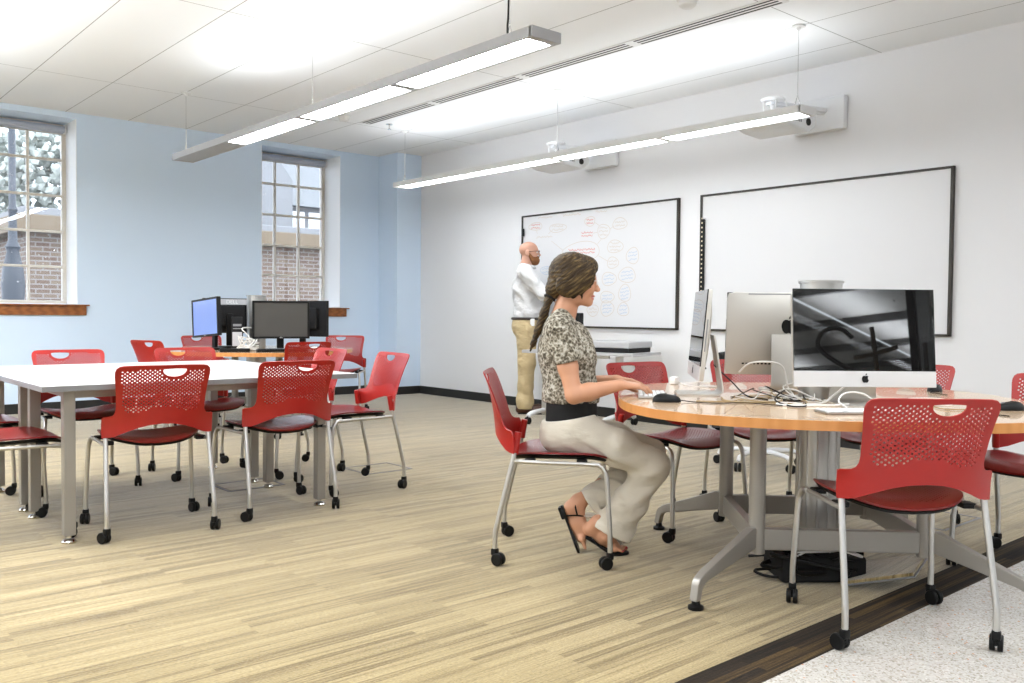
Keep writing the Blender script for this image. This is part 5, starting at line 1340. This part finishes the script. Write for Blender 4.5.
hem = np.where(Y_ < .0, ((.125 - Z_) * .93 - (X_ - .184) * .40), -1.) ; hem = np.where((Y_ < .0) & (Z_ < .30), hem, -1.)
hl = np.where((Y_ >= -.06) & (X_ < .24) & (Z_ > .16), -(X_ - .160) * .82 - (Z_ - .212) * .56, -1.)
S.D = np.maximum(S.D, np.maximum(hem, hl).astype(np.float32))
S.cut((.07, 0, .598), (-.18, 0, 1), .01)
S.build('trousers', M['trouser_w'], wm)
q = MB()
for s in (-1, 1): q.tube(smooth_path([(.155, s * .09, .600), (.150, s * .115, .575), (.125, s * .142, .545), (.085, s * .162, .53)]), .004, 6, flat=.5)
q.build('pocket_seam', M['trouser_w'], wm)
# sandals
def sole_poly():
    pr_ = [(-.105, .0), (-.100, .022), (-.075, .030), (-.03, .026), (.02, .030), (.06, .041), (.095, .040), (.118, .026), (.124, .0), (.112, -.026), (.085, -.038), (.05, -.038), (.01, -.028), (-.04, -.027), (-.08, -.030), (-.102, -.018)]
    return [(p.x, p.y) for p in smooth_path([(a, b_, 0) for a, b_ in pr_], 3, True)]
sp_ = smooth_path([(.146, -.012, .074), (.185, -.012, .052), (.225, -.012, .025), (.262, -.012, .008), (.295, -.012, .0065), (.333, -.012, .0075)], 4)
sw_ = [.024, .028, .030, .030, .029, .028, .027, .028, .030, .032, .035, .038, .040, .041, .041, .040, .038, .034, .028, .020, .008]
vs = []; fs = []; m_ = len(sp_)
for i, p in enumerate(sp_):
    tq = (sp_[min(i + 1, m_ - 1)] - sp_[max(i - 1, 0)]).normalized(); nn = Vector((-tq.z, 0, tq.x)) * .005
    for s in (-1, 1):
        for e in (-1, 1): vs.append((p.x + nn.x * e, p.y + s * sw_[min(i, 20)], p.z + nn.z * e))
for i in range(m_ - 1):
    a = 4 * i; b_ = a + 4; fs += [[a, a + 2, b_ + 2, b_], [a + 1, b_ + 1, b_ + 3, a + 3], [a, b_, b_ + 1, a + 1], [a + 2, a + 3, b_ + 3, b_ + 2]]
fs += [[0, 1, 3, 2], [4 * m_ - 4, 4 * m_ - 2, 4 * m_ - 1, 4 * m_ - 3]]
r_ = MB(); r_.add(vs, fs); so_ = r_.build('sandal', M['black'], wm)
q = MB(); q.tube(smooth_path([(.290, -.010, .034), (.268, -.012, .060), (.238, -.015, .110), (.222, -.018, .134)]), .0055, 6, flat=.5)
q.tube(smooth_path([(.256, -.052, .012), (.258, -.049, .045), (.256, -.014, .066), (.258, .022, .045), (.256, .026, .012)]), .006, 6, flat=.5); q.build('strap', M['black'], so_)
R_ = Matrix.Translation((.098, .017, .106)) @ Matrix(((-.38, 0, .925, 0), (0, 1, 0, 0), (-.925, 0, -.38, 0), (0, 0, 0, 1))).to_4x4()
# local x (heel->toe) runs down, local z points forward (toward the foot)
xd = Vector((.36, -.06, -.93)).normalized(); zd = Vector((.93, 0, .36)).normalized(); yd = zd.cross(xd).normalized(); zd = xd.cross(yd).normalized()
Rm = Matrix((xd, yd, zd)).transposed().to_4x4(); Rm.translation = Vector((.083, .018, .104))
r_ = MB(); r_.prism(sole_poly(), -.012, -.002, Rm); r_.addbm(cbox((.055, .056, .016), .005), Rm @ Matrix.Translation((-.075, 0, -.018))); so_ = r_.build('sandal', M['black'], wm)
q = MB(); PT = lambda a, b_, c_: Rm @ Vector((a, b_, c_))
q.tube(smooth_path([PT(.055, 0, .004), PT(.03, 0, .045), PT(-.02, 0, .064), PT(-.05, 0, .066)]), .0055, 6, flat=.5)
q.tube(smooth_path([PT(-.06, -.036, .0), PT(-.05, -.037, .035), PT(-.035, -.020, .062), PT(-.03, 0, .066), PT(-.035, .020, .062), PT(-.05, .037, .035), PT(-.06, .036, .0)]), .0065, 6, flat=.5)
q.tube(smooth_path([PT(-.045, -.034, .045), PT(-.085, -.030, .05), PT(-.108, 0, .05), PT(-.085, .030, .05), PT(-.045, .034, .045)]), .0055, 6, flat=.5); q.build('strap', M['black'], so_)

# ================================================================== the standing man
MA = math.atan2(-.66, .75)
mn = empty('person', (6.187, 6.915, 0), MA); tag(mn, 'bald bearded man in white shirt and khaki trousers, standing with folded arms', 'person')
S = SDF((-.26, -.36, 0), (.42, .36, 1.84), .0065)
S.ell((.015, 0, 1.715), (.100, .076, .082), .01); S.ell((.045, 0, 1.655), (.066, .062, .075), .03)
S.cone((.04, -.03, 1.62), (.088, 0, 1.600), .034, .022, .02); S.cone((.04, .03, 1.62), (.088, 0, 1.600), .034, .022, .02)
S.cone((.112, 0, 1.695), (.134, 0, 1.658), .010, .013, .010); S.ell((.095, 0, 1.705), (.022, .048, .014), .02)
for s in (-1, 1):
    S.ell((.000, s * .083, 1.672), (.024, .014, .036), .005); S.ell((.112, s * .031, 1.688), (.014, .016, .010), .01, 'sub')
S.ell((.104, 0, 1.628), (.012, .024, .008), .008)
S.chain([(.005, 0, 1.62), (-.015, 0, 1.54), (-.02, 0, 1.48)], [.060, .060, .08], .02)
S.cone((-.02, -.15, 1.465), (-.02, .15, 1.465), .06, .06, .03); S.ell((0, 0, 1.28), (.12, .165, .22), .03); S.ell((.01, 0, 1.05), (.11, .15, .15), .03)
for s in (-1, 1): S.chain([(0, s * .09, .95), (.0, s * .095, .50), (-.02, s * .10, .09)], [.085, .06, .04], .02)
RS, RE, RW = V3(-.02, -.20, 1.46), V3(.17, -.235, 1.245), V3(.285, .01, 1.275)
LS, LE, LW = V3(-.02, .20, 1.46), V3(.17, .235, 1.235), V3(.27, .00, 1.225)
for A, E_, W_ in ((RS, RE, RW), (LS, LE, LW)): S.cone(A, E_, .050, .040, .02); S.cone(E_, W_, .040, .028, .02)
hand(S, RW, (.06, .12, .03), (.8, -.3, .4), 1, 1.0, (.2, .3, .3)); hand(S, LW, (.05, -.13, .01), (.8, .3, .3), -1, 1.0, (.2, .3, .3))
S.build('body', M['skin_m'], mn)
for s in (-1, 1):
    q = MB(); q.ball((.100, s * .031, 1.688), .013, 8); q.cur = 1; q.ball((.1105, s * .031, 1.688), .005, 6); q.build('eye', [M['eye'], M['iris']], mn)
S = SDF((-.05, -.12, 1.53), (.20, .12, 1.74), .005)
S.ell((.072, 0, 1.608), (.062, .058, .048), .02); S.ell((.085, 0, 1.585), (.040, .040, .034), .02)
for s in (-1, 1): S.cone((.020, s * .070, 1.665), (.055, s * .056, 1.61), .014, .026, .02)
S.ell((.122, 0, 1.642), (.012, .028, .008), .01); S.ell((.145, 0, 1.626), (.026, .018, .0065), .006, 'sub'); S.ell((.118, 0, 1.692), (.055, .085, .040), .01, 'sub')
S.build('beard', M['beard'], mn)
q = MB()
for s in (-1, 1):
    q.tube([(.128, s * .032 + .024 * math.cos(a), 1.690 + .017 * math.sin(a)) for a in [2 * PI * k / 20 for k in range(20)]], .0028, 6, closed=True); q.tube([(.128, s * .056, 1.695), (.08, s * .079, 1.695), (0, s * .085, 1.685)], .003, 6)
q.tube([(.128, -.009, 1.693), (.134, 0, 1.697), (.128, .009, 1.693)], .0028, 6); q.build('glasses', M['leather'], mn)
# shirt
S = SDF((-.26, -.38, .95), (.44, .38, 1.60), .0065)
S.ell((-.005, 0, 1.30), (.150, .190, .22), .03); S.ell((.015, 0, 1.10), (.150, .180, .17), .05); S.cone((.01, -.04, 1.03), (.01, .04, 1.03), .135, .135, .04)
S.cone((-.025, -.16, 1.455), (-.025, .16, 1.455), .078, .078, .04); S.cone((-.025, -.06, 1.50), (-.025, .06, 1.50), .07, .07, .03)
for A, E_, W_ in ((RS, RE, RW), (LS, LE, LW)): S.cone(A, E_, .072, .060, .03); S.cone(E_, A * 0 + E_ * .12 + W_ * .88, .060, .042, .03)
S.noise(.009, lambda X, Y, Z: np.sin(26 * Z + 30 * X + 6 * np.sin(14 * Y)) * np.sin(18 * X - 20 * Z + 12 * Y))
S.cut((0, 0, .985), (0, 0, -1)); S.ell((.015, 0, 1.59), (.075, .066, .075), .01, 'sub')
S.build('shirt', M['shirt'], mn)
q = MB(); q.tube(smooth_path([(.015 + .068 * math.cos(a), .066 * math.sin(a), 1.545 - .02 * math.cos(a)) for a in [2 * PI * k / 16 for k in range(16)]], 2, True), .014, 8, closed=True); q.build('collar', M['shirt'], mn)
S = SDF((-.24, -.30, .03), (.26, .30, 1.04), .0065)
S.ell((0, 0, .95), (.150, .178, .11), .03); S.ell((-.06, .07, .90), (.095, .10, .10), .03); S.ell((-.06, -.07, .90), (.095, .10, .10), .03)
for s in (-1, 1):
    S.chain([(.0, s * .095, .88), (.005, s * .10, .52), (-.01, s * .105, .10), (-.01, s * .105, .03)], [.112, .088, .080, .082], .03)
S.noise(.010, lambda X, Y, Z: np.sin(22 * Z + 20 * X) * np.sin(16 * X + 9 * Z + 14 * Y) * (.5 + .8 * np.exp(-((Z - .15) / .15) ** 2)))
S.cut((0, 0, 1.0), (0, 0, 1)); S.cut((0, 0, .055), (0, 0, -1)); S.build('trousers', M['trouser_m'], mn)
q = MB(); q.tube([(.150 * math.cos(a), .180 * math.sin(a), .992) for a in [2 * PI * k / 40 for k in range(40)]], .014, 8, flat=1, closed=True); be = q.build('belt', M['belt'], mn)
q = MB(); q.box((.06, -.178, .955), (.045, .016, .075), .005); q.build('key_tag', M['white_plastic'], mn)
for s in (-1, 1):
    S = SDF((-.16, -.18, 0), (.26, .18, .14), .006)
    S.cone((-.06, s * .105, .045), (.14, s * .12, .040), .042, .040, .02); S.cone((.14, s * .12, .04), (.18, s * .122, .036), .042, .032, .02); S.cone((-.05, s * .105, .05), (-.02, s * .105, .10), .045, .045, .03)
    S.cut((0, 0, .012), (0, 0, -1)); sh_ = S.build('shoe', M['leather'], mn)
    q = MB(); q.addbm(cbox((.29, .088, .013), .005), Matrix.Translation((.065, s * .114, .0068)) @ Matrix.Rotation(s * .07, 4, 'Z')); q.build('sole', M['black'], sh_)
